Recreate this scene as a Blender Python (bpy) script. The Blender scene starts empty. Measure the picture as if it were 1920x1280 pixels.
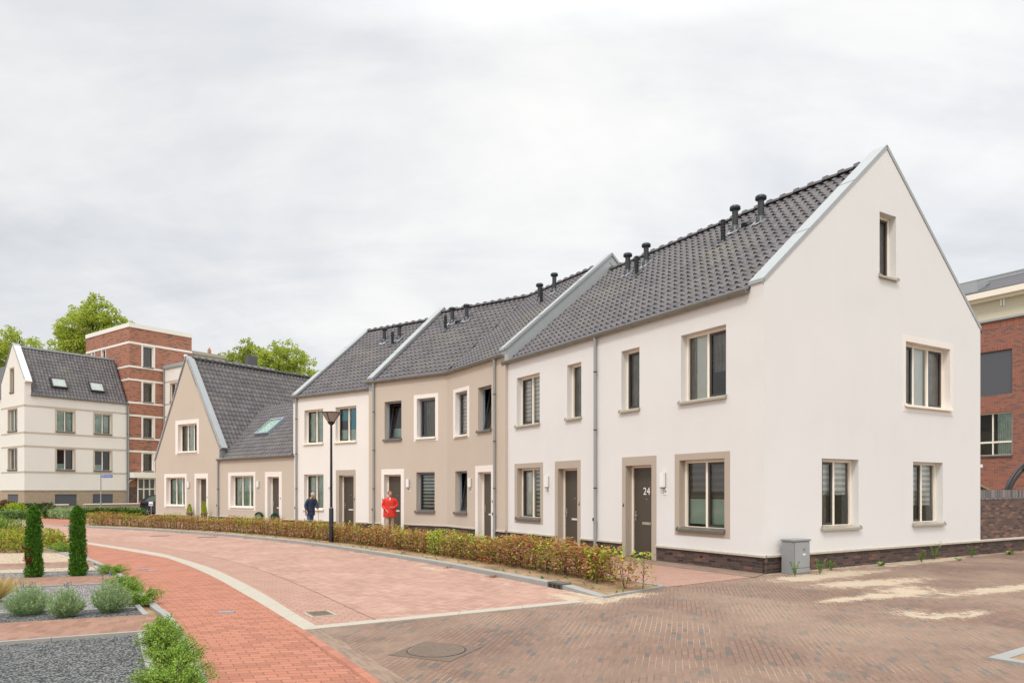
import bpy, bmesh, math, random
from mathutils import Vector, Matrix, noise
R = math.radians
random.seed(7)
S = bpy.context.scene
COL = S.collection

# ------------------------------------------------------------------ camera, sky, sun, exposure
F_PX, CAM_H = 1336.0, 1.70
cd = bpy.data.cameras.new("camera"); cam = bpy.data.objects.new("camera", cd); COL.objects.link(cam)
cam.location = (0, 0, CAM_H); cam.rotation_euler = (R(90), 0, 0)
cd.sensor_width = 36; cd.lens = 36 * F_PX / 1920; cd.shift_y = 278 / 1920
cd.clip_start = 0.1; cd.clip_end = 3000
S.camera = cam
S.view_settings.view_transform = 'Standard'; S.view_settings.look = 'None'
S.view_settings.exposure = 0.13; S.view_settings.gamma = 1
SUN_EL, SUN_AZ = R(52), R(205)     # azimuth clockwise from +Y: low behind the camera, to the left
w = bpy.data.worlds.new("World"); S.world = w; w.use_nodes = True
nt = w.node_tree; nt.nodes.clear()

class NB:
    """tiny node helper"""
    def __init__(s, tree): s.t = tree
    def n(s, typ, **kw):
        nd = s.t.nodes.new(typ)
        for k, v in kw.items():
            if k.startswith('i_'):
                key = k[2:]
                key = int(key) if key.isdigit() else key.replace('_', ' ')
                s.put(nd.inputs[key], v)
            else: setattr(nd, k, v)
        return nd
    def put(s, sock, v):
        if isinstance(v, bpy.types.NodeSocket): s.t.links.new(v, sock)
        elif isinstance(v, bpy.types.Node): s.t.links.new(v.outputs[0], sock)
        else:
            if isinstance(v, (tuple, list)) and len(v) == 3 and sock.type == 'RGBA': v = (*v, 1)
            sock.default_value = v
    def m(s, op, a, b=0.0, c=0.0, clamp=False):
        nd = s.t.nodes.new('ShaderNodeMath'); nd.operation = op; nd.use_clamp = clamp
        for i, v in enumerate((a, b, c)): s.put(nd.inputs[i], v)
        return nd.outputs[0]
    def mix(s, f, a, b, blend='MIX'):
        nd = s.t.nodes.new('ShaderNodeMix'); nd.data_type = 'RGBA'; nd.blend_type = blend
        s.put(nd.inputs[0], f); s.put(nd.inputs[6], a); s.put(nd.inputs[7], b)
        return nd.outputs[2]
    def ramp(s, f, pts):
        nd = s.t.nodes.new('ShaderNodeValToRGB'); s.put(nd.inputs[0], f)
        e = nd.color_ramp.elements; full = lambda c: (*c, 1) if isinstance(c, (tuple, list)) else (c, c, c, 1)
        e[0].position = pts[0][0]; e[0].color = full(pts[0][1]); e[1].position = pts[-1][0]; e[1].color = full(pts[-1][1])
        for p, c in pts[1:-1]: k = e.new(p); k.color = full(c)
        return nd.outputs[0]
    def noise(s, vec, scale, detail=3, rough=.55, dist=0, out=0):
        nd = s.n('ShaderNodeTexNoise'); s.put(nd.inputs['Vector'], vec)
        nd.inputs['Scale'].default_value = scale; nd.inputs['Detail'].default_value = detail
        nd.inputs['Roughness'].default_value = rough; nd.inputs['Distortion'].default_value = dist
        return nd.outputs[out]

b = NB(nt)
tc = b.n('ShaderNodeTexCoord')
sep = b.n('ShaderNodeSeparateXYZ', i_0=tc.outputs['Generated'])
zc = b.m('MAXIMUM', sep.outputs[2], 0.0)
den = b.m('ADD', zc, 0.30)
px_ = b.m('DIVIDE', sep.outputs[0], den); py_ = b.m('DIVIDE', sep.outputs[1], den)
cv = b.n('ShaderNodeCombineXYZ', i_0=px_, i_1=b.m('MULTIPLY', py_, 1.0), i_2=0.0)
n1 = b.noise(cv.outputs[0], 1.05, 8, 0.56, 0.45)
mp = b.n('ShaderNodeMapping', i_0=cv.outputs[0]); mp.inputs['Rotation'].default_value = (0, 0, R(28)); mp.inputs['Scale'].default_value = (0.7, 1.7, 1)
n2 = b.noise(mp.outputs[0], 1.9, 7, 0.6, 0.4)
f = b.m('ADD', b.m('MULTIPLY', n1, 0.66), b.m('MULTIPLY', n2, 0.34))
cloud = b.ramp(f, [(0.34, (0.62, 0.65, 0.69)), (0.45, (0.76, 0.775, 0.80)), (0.53, (0.875, 0.875, 0.873)), (0.62, (0.955, 0.95, 0.935))])
# brighter towards the right (the sun side of the cloud layer) and overhead, as under an overcast sky
side = b.m('ADD', b.m('MULTIPLY', sep.outputs[0], 0.09), 1.01)
lift = b.m('MULTIPLY', b.m('MAXIMUM', b.m('SUBTRACT', zc, 0.53), 0.0), 4.6)
back = b.m('MULTIPLY', b.m('MAXIMUM', b.m('MULTIPLY', sep.outputs[1], -1.0), 0.0), 0.55)
gain = b.m('ADD', side, b.m('ADD', lift, back))
cl = b.n('ShaderNodeVectorMath', operation='SCALE', i_0=cloud); b.put(cl.inputs['Scale'], gain)
hz = b.mix(b.m('MULTIPLY', b.m('POWER', b.m('SUBTRACT', 1.0, zc), 9.0), 0.85), cl.outputs[0], (0.90, 0.895, 0.885))
sky = b.n('ShaderNodeTexSky', sky_type='NISHITA', sun_disc=False, sun_elevation=SUN_EL, sun_rotation=SUN_AZ)
bg1 = b.n('ShaderNodeBackground', i_Color=sky.outputs[0], i_Strength=0.08)
bg2 = b.n('ShaderNodeBackground', i_Color=hz, i_Strength=1.0)
mx = b.n('ShaderNodeMixShader', i_0=0.94, i_1=bg1.outputs[0], i_2=bg2.outputs[0])
b.n('ShaderNodeOutputWorld', i_0=mx.outputs[0])

sd = bpy.data.lights.new("sun", 'SUN'); sd.energy = 1.5; sd.angle = R(10); sd.color = (1, 0.955, 0.90)
so = bpy.data.objects.new("sun", sd); COL.objects.link(so)
sv = Vector((math.sin(SUN_AZ) * math.cos(SUN_EL), math.cos(SUN_AZ) * math.cos(SUN_EL), math.sin(SUN_EL)))
so.rotation_euler = sv.to_track_quat('Z', 'Y').to_euler(); so.location = (0, -20, 30)

# ------------------------------------------------------------------ helpers
def srgb(r, g, bl):
    def f(c):
        c /= 255.0
        return c / 12.92 if c <= 0.04045 else ((c + 0.055) / 1.055) ** 2.4
    return (f(r), f(g), f(bl))

def tag(o, label=None, cat=None, group=None, kind=None):
    if label: o['label'] = label
    if cat: o['category'] = cat
    if group: o['group'] = group
    if kind: o['kind'] = kind
    return o

def empty(name, loc=(0, 0, 0), rz=0.0, label=None, cat=None, group=None):
    o = bpy.data.objects.new(name, None); COL.objects.link(o)
    o.location = loc; o.rotation_euler = (0, 0, rz); o.empty_display_size = 0.2
    return tag(o, label, cat, group)

def copy_tree(o, parent=None):
    c = o.copy(); COL.objects.link(c); c.parent = parent
    for ch in list(o.children): copy_tree(ch, c)
    return c

class MB:
    """collects faces; build() links ONE mesh object with metre UVs"""
    def __init__(s): s.v = []; s.f = []; s.mi = []; s.sm = []; s.uv = {}
    def add(s, pts, m=0, smooth=False, uv=None):
        i = len(s.v); s.v.extend([tuple(p) for p in pts]); s.f.append(tuple(range(i, i + len(pts)))); s.mi.append(m); s.sm.append(smooth)
        if uv: s.uv[len(s.f) - 1] = uv
    def mesh(s, verts, faces, m=0, smooth=False):
        i = len(s.v); s.v.extend([tuple(p) for p in verts])
        for f in faces: s.f.append(tuple(i + k for k in f)); s.mi.append(m); s.sm.append(smooth)
    def box(s, x0, x1, y0, y1, z0, z1, m=0, M=None):
        v = [Vector((x, y, z)) for z in (z0, z1) for y in (y0, y1) for x in (x0, x1)]
        if M: v = [M @ p for p in v]
        s.mesh(v, [(0, 2, 3, 1), (4, 5, 7, 6), (0, 1, 5, 4), (2, 6, 7, 3), (0, 4, 6, 2), (1, 3, 7, 5)], m)
    def prism(s, poly, axis, a0, a1, m=0, M=None):
        """poly in the two other axes, extruded along axis (0,1,2)"""
        def P(p, a):
            q = list(p); q.insert(axis, a); q = Vector(q)
            return M @ q if M else q
        n = len(poly); v = [P(p, a0) for p in poly] + [P(p, a1) for p in poly]
        s.mesh(v, [tuple(range(n)), tuple(range(2 * n - 1, n - 1, -1))] + [(i, (i + 1) % n, n + (i + 1) % n, n + i) for i in range(n)], m)
    def tube(s, path, r, seg=10, m=0, cap=True, smooth=True):
        path = [Vector(p) for p in path]; rs = r if isinstance(r, (list, tuple)) else [r] * len(path)
        rings = []
        for i, p in enumerate(path):
            d = (path[min(i + 1, len(path) - 1)] - path[max(i - 1, 0)]).normalized()
            a = d.orthogonal().normalized() if i == 0 else (prev - d * prev.dot(d)).normalized()
            prev = a; c = d.cross(a)
            rings.append([p + (a * math.cos(t) + c * math.sin(t)) * rs[i] for t in [2 * math.pi * k / seg for k in range(seg)]])
        v = [q for rg in rings for q in rg]; fs = []
        for i in range(len(path) - 1):
            for k in range(seg):
                fs.append((i * seg + k, i * seg + (k + 1) % seg, (i + 1) * seg + (k + 1) % seg, (i + 1) * seg + k))
        s.mesh(v, fs, m, smooth)
        if cap:
            s.mesh(rings[0], [tuple(range(seg - 1, -1, -1))], m); s.mesh(rings[-1], [tuple(range(seg))], m)
    def build(s, name, mats, parent=None, merge=False, bevel=0.0):
        me = bpy.data.meshes.new(name)
        me.from_pydata(s.v, [], s.f)
        for m in (mats if isinstance(mats, (list, tuple)) else [mats]): me.materials.append(m)
        me.polygons.foreach_set('material_index', s.mi); me.polygons.foreach_set('use_smooth', s.sm)
        uvl = me.uv_layers.new(name='UVMap').data
        zed = Vector((0, 0, 1))
        for p in me.polygons:
            if p.index in s.uv:
                for li, q in zip(p.loop_indices, s.uv[p.index]): uvl[li].uv = q
                continue
            n = p.normal
            t = Vector((1, 0, 0)) if abs(n.z) > 0.98 else zed.cross(n).normalized()
            q = Vector((0, 1, 0)) if abs(n.z) > 0.98 else n.cross(t)
            if p.loop_total > 0:
                for li, vi in zip(p.loop_indices, p.vertices):
                    c = me.vertices[vi].co; uvl[li].uv = (c.dot(t), c.dot(q))
        me.validate()
        o = bpy.data.objects.new(name, me); COL.objects.link(o); o.parent = parent
        if merge or bevel:
            bm = bmesh.new(); bm.from_mesh(me)
            if merge: bmesh.ops.remove_doubles(bm, verts=bm.verts, dist=1e-4)
            if bevel:
                bmesh.ops.remove_doubles(bm, verts=bm.verts, dist=1e-5)
                bmesh.ops.bevel(bm, geom=[e for e in bm.edges if len(e.link_faces) == 2 and e.calc_face_angle(0) > 0.6], offset=bevel, segments=2, affect='EDGES', clamp_overlap=True)
            bm.to_mesh(me); bm.free()
        return o

# ------------------------------------------------------------------ materials
MATS = {}
def new_mat(name):
    m = bpy.data.materials.new(name); m.use_nodes = True; t = m.node_tree; t.nodes.clear()
    bb = NB(t); out = bb.n('ShaderNodeOutputMaterial')
    return m, bb, out
def pbsdf(bb, out, col, rough=0.6, metal=0.0, spec=0.5, bump=None, bdist=0.01, bstr=1.0, **kw):
    p = bb.n('ShaderNodeBsdfPrincipled')
    bb.put(p.inputs['Base Color'], col); bb.put(p.inputs['Roughness'], rough); bb.put(p.inputs['Metallic'], metal)
    bb.put(p.inputs['Specular IOR Level'], spec)
    if bump is not None:
        bp = bb.n('ShaderNodeBump', i_Height=bump); bp.inputs['Distance'].default_value = bdist; bp.inputs['Strength'].default_value = bstr
        bb.put(p.inputs['Normal'], bp.outputs[0])
    for k, v in kw.items(): bb.put(p.inputs[k.replace('_', ' ')], v)
    bb.put(out.inputs[0], p.outputs[0]); return p

def simple(name, col, rough=0.5, metal=0.0, var=0.08, scale=6.0, spec=0.5, bump=0.0):
    m, bb, out = new_mat(name); t = bb.n('ShaderNodeTexCoord')
    n = bb.noise(t.outputs['Object'], scale, 4, 0.6)
    c = bb.mix(n, tuple(x * (1 - var) for x in col), tuple(min(1, x * (1 + var)) for x in col))
    rr = bb.m('ADD', bb.m('MULTIPLY', n, 0.15), rough - 0.07)
    pbsdf(bb, out, c, rr, metal, spec, bump=(bb.noise(t.outputs['Object'], scale * 12, 3) if bump else None), bdist=bump)
    MATS[name] = m; return m

def plaster(name, col, warm=(1.0, 1.0, 1.0)):
    m, bb, out = new_mat(name); t = bb.n('ShaderNodeTexCoord'); O = t.outputs['Object']
    big = bb.noise(O, 0.55, 5, 0.6, 0.4)
    mp = bb.n('ShaderNodeMapping', i_0=O); mp.inputs['Scale'].default_value = (3.2, 3.2, 0.35)
    streak = bb.noise(mp.outputs[0], 1.0, 4, 0.6)
    fac = bb.m('ADD', bb.m('MULTIPLY', big, 0.85), bb.m('MULTIPLY', streak, 0.15))
    c = bb.ramp(fac, [(0.3, tuple(x * 0.965 for x in col)), (0.5, col), (0.7, tuple(min(1, x * y * 1.02) for x, y in zip(col, warm)))])
    fine = bb.noise(O, 190, 3, 0.7); mid = bb.noise(O, 38, 3, 0.6)
    c = bb.mix(bb.m('MULTIPLY', fine, 0.16), c, tuple(x * 0.7 for x in col))
    # a little splash dirt low on the wall
    sp = bb.n('ShaderNodeSeparateXYZ', i_0=O)
    low = bb.m('MULTIPLY', bb.m('SUBTRACT', 1.0, bb.m('DIVIDE', bb.m('SUBTRACT', sp.outputs[2], 0.38), 0.35), clamp=True), bb.m('MULTIPLY', streak, 0.12))
    c = bb.mix(low, c, tuple(x * y for x, y in zip(col, (0.72, 0.68, 0.6))))
    pbsdf(bb, out, c, 0.92, 0, 0.25, bump=bb.m('ADD', fine, bb.m('MULTIPLY', mid, 0.5)), bdist=0.004, bstr=0.5)
    MATS[name] = m; return m

def brick(name, c1, c2, mortar, bw, rh, ms, bias=0.0, dark=None, darkp=0.3, rough=0.85, bumpd=0.006, rot=0.0, off=0.5, streak=0.35, sandj=None, weather=0.10):
    m, bb, out = new_mat(name); t = bb.n('ShaderNodeTexCoord')
    mp = bb.n('ShaderNodeMapping', i_0=t.outputs['UV']); mp.inputs['Rotation'].default_value = (0, 0, rot)
    warp = bb.noise(mp.outputs[0], 0.9, 2, 0.5, out=1)
    wv = bb.n('ShaderNodeVectorMath', operation='MULTIPLY_ADD', i_0=warp, i_1=(0.03, 0.03, 0), i_2=mp.outputs[0])
    V = wv.outputs[0]
    def bt(a, c):
        k = bb.n('ShaderNodeTexBrick'); bb.put(k.inputs['Vector'], V); k.offset = off
        for nm, v in (('Color1', a), ('Color2', c), ('Mortar', mortar)): bb.put(k.inputs[nm], v)
        k.inputs['Scale'].default_value = 1; k.inputs['Mortar Size'].default_value = ms; k.inputs['Mortar Smooth'].default_value = 0.25
        k.inputs['Bias'].default_value = bias; k.inputs['Brick Width'].default_value = bw; k.inputs['Row Height'].default_value = rh
        return k
    k = bt((0, 0, 0), (1, 1, 1)); k.inputs['Mortar'].default_value = (0.5, 0.5, 0.5, 1)
    rnd = k.outputs[0]; fac = k.outputs[1]
    c = bb.mix(rnd, c1, c2)
    if dark is not None:
        c = bb.mix(bb.m('GREATER_THAN', rnd, 1 - darkp), c, dark)
    nz = bb.noise(V, 22, 4, 0.65); big = bb.noise(V, 0.8, 4, 0.6)
    c = bb.mix(bb.m('MULTIPLY', nz, streak), c, bb.mix(0.5, c, (0.0, 0.0, 0.0)))
    c = bb.mix(bb.m('MULTIPLY', big, weather * 2), c, tuple(min(1, x * 1.4 + 0.03) for x in c1))
    mcol = mortar
    if sandj is not None:
        mcol = bb.mix(bb.ramp(bb.noise(V, 1.4, 4, 0.6), [(0.42, 0.0), (0.58, 1.0)]), mortar, sandj)
    c = bb.mix(fac, c, mcol)
    h = bb.m('SUBTRACT', bb.m('MULTIPLY', nz, 0.35), bb.m('MULTIPLY', fac, 1.0))
    pbsdf(bb, out, c, rough, 0, 0.3, bump=h, bdist=bumpd)
    MATS[name] = m; return m

def sand_layer(bb, c, V, attr='sand', joint=None):
    """sand lies where the vertex layer 'sand' and a ragged noise agree"""
    a = bb.n('ShaderNodeAttribute', attribute_name=attr)
    n = bb.noise(V, 3.0, 10, 0.74, 1.2)
    s = bb.m('ADD', bb.m('MULTIPLY', a.outputs['Fac'], 0.95), bb.m('MULTIPLY', bb.m('SUBTRACT', n, 0.5), 2.6))
    s = bb.m('ADD', s, bb.m('MULTIPLY', bb.m('SUBTRACT', bb.noise(V, 26, 4, 0.7), 0.5), 0.9))
    if joint is not None: s = bb.m('ADD', s, bb.m('MULTIPLY', joint, 0.35))
    mask = bb.m('MULTIPLY', bb.ramp(s, [(0.48, 0.0), (0.72, 0.9)]), bb.ramp(a.outputs['Fac'], [(0.05, 0.0), (0.25, 1.0)]))
    grain = bb.noise(V, 120, 3, 0.7)
    sc = bb.mix(grain, srgb(158, 142, 120), srgb(200, 184, 160))
    return bb.mix(mask, c, sc), mask

# herringbone block paving (0.21 x 0.105 m blocks)
def herring(name, c1, c2, joint, unit=0.105, rot=0.0, jointsand=None):
    m, bb, out = new_mat(name); t = bb.n('ShaderNodeTexCoord')
    mp = bb.n('ShaderNodeMapping', i_0=t.outputs['UV']); mp.inputs['Rotation'].default_value = (0, 0, rot); mp.inputs['Scale'].default_value = (1 / unit, 1 / unit, 1)
    sp = bb.n('ShaderNodeSeparateXYZ', i_0=mp.outputs[0]); X, Y = sp.outputs[0], sp.outputs[1]
    i, j = bb.m('FLOOR', X), bb.m('FLOOR', Y); fx, fy = bb.m('FRACT', X), bb.m('FRACT', Y)
    q = bb.m('FLOORED_MODULO', bb.m('SUBTRACT', i, j), 4.0)
    def eq(k): return bb.m('COMPARE', q, float(k), 0.5)
    m0, m1, m2, m3 = eq(0), eq(1), eq(2), eq(3)
    bi = bb.m('SUBTRACT', i, m1); bj = bb.m('SUBTRACT', j, m2)
    idv = bb.n('ShaderNodeCombineXYZ', i_0=bi, i_1=bj, i_2=bb.m('ADD', m2, m3))
    wn = bb.n('ShaderNodeTexWhiteNoise', noise_dimensions='3D', i_0=idv.outputs[0])
    dl, dr, db, dt = fx, bb.m('SUBTRACT', 1.0, fx), fy, bb.m('SUBTRACT', 1.0, fy)
    BIG = 5.0
    def gate(d, off): return bb.m('ADD', d, bb.m('MULTIPLY', off, BIG))
    dl = gate(dl, m1); dr = gate(dr, m0); db = gate(db, m2); dt = gate(dt, m3)
    e = bb.m('MINIMUM', bb.m('MINIMUM', dl, dr), bb.m('MINIMUM', db, dt))
    jm = bb.m('SUBTRACT', 1.0, bb.m('SMOOTH_MIN', bb.m('DIVIDE', e, 0.085), 1.0, 0.2), clamp=True)
    c = bb.mix(wn.outputs[0], c1, c2)
    V = t.outputs['UV']
    nz = bb.noise(V, 18, 4, 0.65); big = bb.noise(V, 0.35, 4, 0.6)
    c = bb.mix(bb.m('MULTIPLY', nz, 0.22), c, tuple(x * 0.5 for x in c1))
    c = bb.mix(bb.ramp(big, [(0.35, 0.0), (0.75, 0.22)]), c, tuple(min(1, x * 1.22 + 0.02) for x in c2))
    jc = joint if jointsand is None else bb.mix(bb.ramp(bb.noise(V, 0.8, 4, 0.6), [(0.45, 0.0), (0.6, 1.0)]), joint, jointsand)
    c = bb.mix(bb.m('MULTIPLY', jm, 0.8), c, jc)
    c, sm = sand_layer(bb, c, V)
    pbsdf(bb, out, c, 0.85, 0, 0.3, bump=bb.m('SUBTRACT', bb.m('MULTIPLY', nz, 0.3), jm), bdist=0.004)
    MATS[name] = m; return m

def glass_mat(name, tint=(0.93, 0.96, 0.945), refl=1.0):
    m, bb, out = new_mat(name)
    fr = bb.n('ShaderNodeFresnel'); fr.inputs['IOR'].default_value = 1.55
    tr = bb.n('ShaderNodeBsdfTransparent', i_Color=tint); gl = bb.n('ShaderNodeBsdfGlossy', i_Color=(1, 1, 1), i_Roughness=0.02)
    ms = bb.n('ShaderNodeMixShader', i_0=bb.m('MULTIPLY', fr.outputs[0], 1.35 * refl, clamp=True), i_1=tr.outputs[0], i_2=gl.outputs[0])
    bb.put(out.inputs[0], ms.outputs[0]); MATS[name] = m; return m

def leaf_mat(name, cols, rough=0.5, trans=0.35):
    m, bb, out = new_mat(name); g = bb.n('ShaderNodeNewGeometry')
    r = g.outputs['Random Per Island']
    c = bb.ramp(r, [(i / max(1, len(cols) - 1), q) for i, q in enumerate(cols)])
    t = bb.n('ShaderNodeTexCoord'); n = bb.noise(t.outputs['Object'], 3.0, 3)
    c = bb.mix(bb.m('MULTIPLY', n, 0.35), c, cols[0])
    d = bb.n('ShaderNodeBsdfPrincipled', i_Base_Color=c, i_Roughness=rough); d.inputs['Specular IOR Level'].default_value = 0.3
    tl = bb.n('ShaderNodeBsdfTranslucent', i_Color=c)
    ms = bb.n('ShaderNodeMixShader', i_0=trans, i_1=d.outputs[0], i_2=tl.outputs[0])
    bb.put(out.inputs[0], ms.outputs[0]); MATS[name] = m; return m

def stripes(name, c1, c2, period, axis=2, duty=0.5, rough=0.8, soft=0.1, trans=0.0):
    m, bb, out = new_mat(name); t = bb.n('ShaderNodeTexCoord'); sp = bb.n('ShaderNodeSeparateXYZ', i_0=t.outputs['Object'])
    fr = bb.m('FRACT', bb.m('DIVIDE', sp.outputs[axis], period))
    if axis == 0:   # shading of soft curtain folds, put into the colour
        s = bb.m('ADD', bb.m('MULTIPLY', bb.m('SINE', bb.m('ADD', bb.m('MULTIPLY', sp.outputs[0], 2 * math.pi / period), bb.m('MULTIPLY', bb.noise(t.outputs['Object'], 2.2, 3), 9.0))), 0.25), bb.noise(t.outputs['Object'], 5, 3))
        f = bb.ramp(s, [(0.2, 0.0), (0.8, 1.0)])
    else:
        f = bb.ramp(fr, [(duty - soft, 0.0), (duty + soft, 1.0)])
    pbsdf(bb, out, bb.mix(f, c1, c2), rough, 0, 0.2, Transmission_Weight=0.0)
    MATS[name] = m; return m

plaster('plaster_white', (0.705, 0.690, 0.668), (1.0, 1.01, 1.02))
plaster('plaster_gable', (0.725, 0.707, 0.681), (1.0, 1.0, 1.0))
plaster('plaster_cream', (0.76, 0.72, 0.67))
plaster('plaster_tan', (0.53, 0.455, 0.375))
plaster('plaster_surround', (0.44, 0.37, 0.30))
plaster('surround_white', (0.80, 0.74, 0.68))
brick('plinth_brick', srgb(58, 50, 50), srgb(110, 84, 74), srgb(92, 84, 78), 0.215, 0.062, 0.007, dark=srgb(128, 88, 72), darkp=0.10, weather=0.05)
brick('wall_dark_brick', srgb(74, 62, 60), srgb(132, 100, 86), srgb(108, 98, 90), 0.215, 0.062, 0.007, dark=srgb(146, 106, 86), darkp=0.16, weather=0.08)
brick('red_brick', srgb(164, 96, 78), srgb(132, 84, 72), srgb(146, 126, 112), 0.22, 0.062, 0.009, dark=srgb(100, 78, 76), darkp=0.22, weather=0.08)
brick('tower_brick', srgb(184, 124, 98), srgb(166, 110, 88), srgb(150, 120, 104), 0.30, 0.075, 0.008, dark=srgb(118, 92, 84), darkp=0.2, weather=0.06)
brick('soldier_brick', srgb(172, 92, 68), srgb(132, 78, 66), srgb(150, 130, 116), 0.062, 0.3, 0.009, dark=srgb(110, 84, 80), darkp=0.2, off=0)
brick('cream_brick', (0.84, 0.79, 0.72), (0.82, 0.77, 0.70), (0.76, 0.71, 0.64), 0.22, 0.062, 0.006, streak=0.06, weather=0.02)
brick('tan_brick', srgb(186, 166, 142), srgb(172, 152, 128), srgb(150, 132, 112), 0.22, 0.062, 0.008, streak=0.15, weather=0.04)
brick('cap_brick', srgb(72, 66, 68), srgb(150, 144, 142), srgb(128, 120, 114), 0.062, 0.3, 0.008, off=0)
herring('road_block', srgb(154, 121, 106), srgb(178, 142, 126), srgb(108, 80, 68), rot=R(38), jointsand=srgb(192, 168, 146))
brick('cycle_block', srgb(165, 108, 86), srgb(175, 119, 97), srgb(122, 84, 68), 0.21, 0.105, 0.005, dark=srgb(154, 102, 82), darkp=0.3, streak=0.15, weather=0.05, bumpd=0.003)
brick('foot_block', srgb(158, 124, 108), srgb(170, 136, 120), srgb(124, 96, 82), 0.21, 0.105, 0.005, streak=0.12, weather=0.06, bumpd=0.003)
brick('strip_block', srgb(128, 108, 94), srgb(146, 124, 108), srgb(104, 90, 78), 0.21, 0.07, 0.005, streak=0.3, weather=0.12, sandj=srgb(160, 138, 112))
brick('garden_block', srgb(134, 98, 84), srgb(156, 120, 104), srgb(150, 128, 84), 0.20, 0.10, 0.0045, streak=0.35, weather=0.1, off=0.5)
simple('concrete', srgb(170, 162, 148), 0.85, 0, 0.10, 7, 0.25, 0.002)
simple('kerb_stone', srgb(148, 147, 142), 0.85, 0, 0.12, 9, 0.25, 0.002)
simple('cap_stone', srgb(184, 176, 162), 0.85, 0, 0.22, 9, 0.25, 0.002)
simple('zinc', srgb(160, 164, 164), 0.5, 0.15, 0.10, 2.2)
simple('zinc_gutter', srgb(132, 132, 126), 0.42, 0.45, 0.14, 4)
simple('pipe_zinc', srgb(152, 154, 152), 0.45, 0.3, 0.08, 5)
simple('tile_ridge', srgb(80, 76, 77), 0.6, 0, 0.15, 5)
simple('vent_plastic', srgb(44, 47, 50), 0.38, 0, 0.12, 5)
simple('lead_flash', srgb(150, 156, 162), 0.5, 0.5, 0.2, 14)
simple('frame_cream', srgb(238, 228, 212), 0.45, 0, 0.03, 5)
simple('frame_white', srgb(232, 226, 214), 0.45, 0, 0.03, 5)
simple('frame_blue', srgb(138, 150, 160), 0.45, 0, 0.05, 5)
simple('sash_dark', srgb(62, 58, 54), 0.45, 0, 0.06, 5)
simple('sill_metal', srgb(172, 164, 148), 0.45, 0.2, 0.08, 5)
simple('sill_tan', srgb(104, 98, 90), 0.5, 0.1, 0.08, 5)
simple('door_brown', srgb(74, 66, 56), 0.42, 0, 0.06, 4)
simple('steel', srgb(190, 190, 188), 0.3, 0.8, 0.05, 8)
simple('white_lens', srgb(226, 226, 224), 0.35, 0, 0.03, 8)
simple('lamp_side', srgb(176, 158, 124), 0.5, 0, 0.05, 8)
simple('black', srgb(28, 28, 28), 0.5, 0, 0.1, 8)
simple('black_paint', srgb(24, 25, 26), 0.35, 0, 0.15, 5)
simple('number_white', srgb(236, 236, 232), 0.5, 0, 0.02, 8)
simple('number_dark', srgb(60, 54, 48), 0.5, 0, 0.02, 8)
simple('box_grey', srgb(140, 141, 142), 0.5, 0, 0.05, 3)
simple('box_door', srgb(148, 149, 150), 0.5, 0, 0.05, 3)
simple('screen_grey', srgb(84, 86, 92), 0.8, 0, 0.05, 5)
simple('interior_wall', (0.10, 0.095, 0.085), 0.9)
simple('beige_panel', srgb(202, 192, 168), 0.8, 0, 0.06, 1.2)
simple('wood_slat', srgb(150, 132, 106), 0.75, 0, 0.2, 6)
simple('slate', srgb(84, 82, 86), 0.6, 0, 0.12, 6)
simple('duct_black', srgb(40, 38, 38), 0.45, 0, 0.1, 8)
simple('sign_blue', srgb(22, 74, 160), 0.4, 0, 0.03, 8)
simple('sign_white', srgb(234, 232, 230), 0.4, 0, 0.02, 8)
simple('sign_purple', srgb(120, 70, 140), 0.4, 0, 0.02, 8)
simple('iron', srgb(126, 110, 96), 0.65, 0.25, 0.25, 16, bump=0.002)
simple('iron_dark', srgb(58, 54, 50), 0.6, 0.3, 0.25, 16)
simple('teal_blind', srgb(30, 158, 182), 0.7)
simple('frost', srgb(192, 214, 202), 0.7)
simple('cloth_white', srgb(236, 238, 232), 0.8)
simple('pot_dark', srgb(38, 34, 34), 0.5)
simple('bark', srgb(92, 82, 68), 0.9, 0, 0.3, 8, bump=0.02)
simple('twig', srgb(78, 62, 50), 0.85, 0, 0.2, 12)
stripes('blind_stripe', srgb(206, 214, 208), srgb(84, 92, 88), 0.13, 2, 0.5)
stripes('blind_light', srgb(236, 234, 228), srgb(190, 190, 184), 0.13, 2, 0.5)
stripes('blind_dark', srgb(122, 112, 102), srgb(96, 90, 82), 0.15, 2, 0.5)
stripes('curtain_grey', srgb(104, 99, 90), srgb(146, 139, 127), 0.12, 0)
stripes('curtain_green', srgb(172, 194, 182), srgb(226, 236, 228), 0.10, 0)
stripes('curtain_teal', srgb(132, 178, 162), srgb(204, 222, 210), 0.09, 0)
glass_mat('glass')
leaf_mat('leaf_tree', [srgb(124, 148, 50), srgb(166, 186, 66), srgb(198, 210, 92), srgb(196, 180, 74)], trans=0.5)
leaf_mat('leaf_tree_dark', [srgb(110, 128, 46), srgb(150, 166, 58), srgb(182, 192, 80), srgb(180, 164, 70)], trans=0.5)
leaf_mat('leaf_hedge', [srgb(146, 80, 50), srgb(186, 108, 72), srgb(166, 96, 62), srgb(196, 132, 86), srgb(128, 130, 58), srgb(158, 152, 70), srgb(182, 100, 66), srgb(170, 92, 60)], trans=0.3)
leaf_mat('leaf_rose', [srgb(134, 84, 50), srgb(120, 128, 48), srgb(160, 176, 60), srgb(176, 120, 80)], trans=0.25)
leaf_mat('leaf_lime', [srgb(120, 148, 40), srgb(170, 196, 50), srgb(196, 204, 66)])
leaf_mat('leaf_thuja', [srgb(30, 66, 14), srgb(52, 104, 20), srgb(92, 146, 30), srgb(126, 172, 48)], trans=0.2)
leaf_mat('leaf_thuja_brown', [srgb(100, 52, 26), srgb(128, 72, 34)])
leaf_mat('leaf_juniper', [srgb(82, 116, 38), srgb(130, 164, 56), srgb(172, 198, 84)], trans=0.25)
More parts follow.
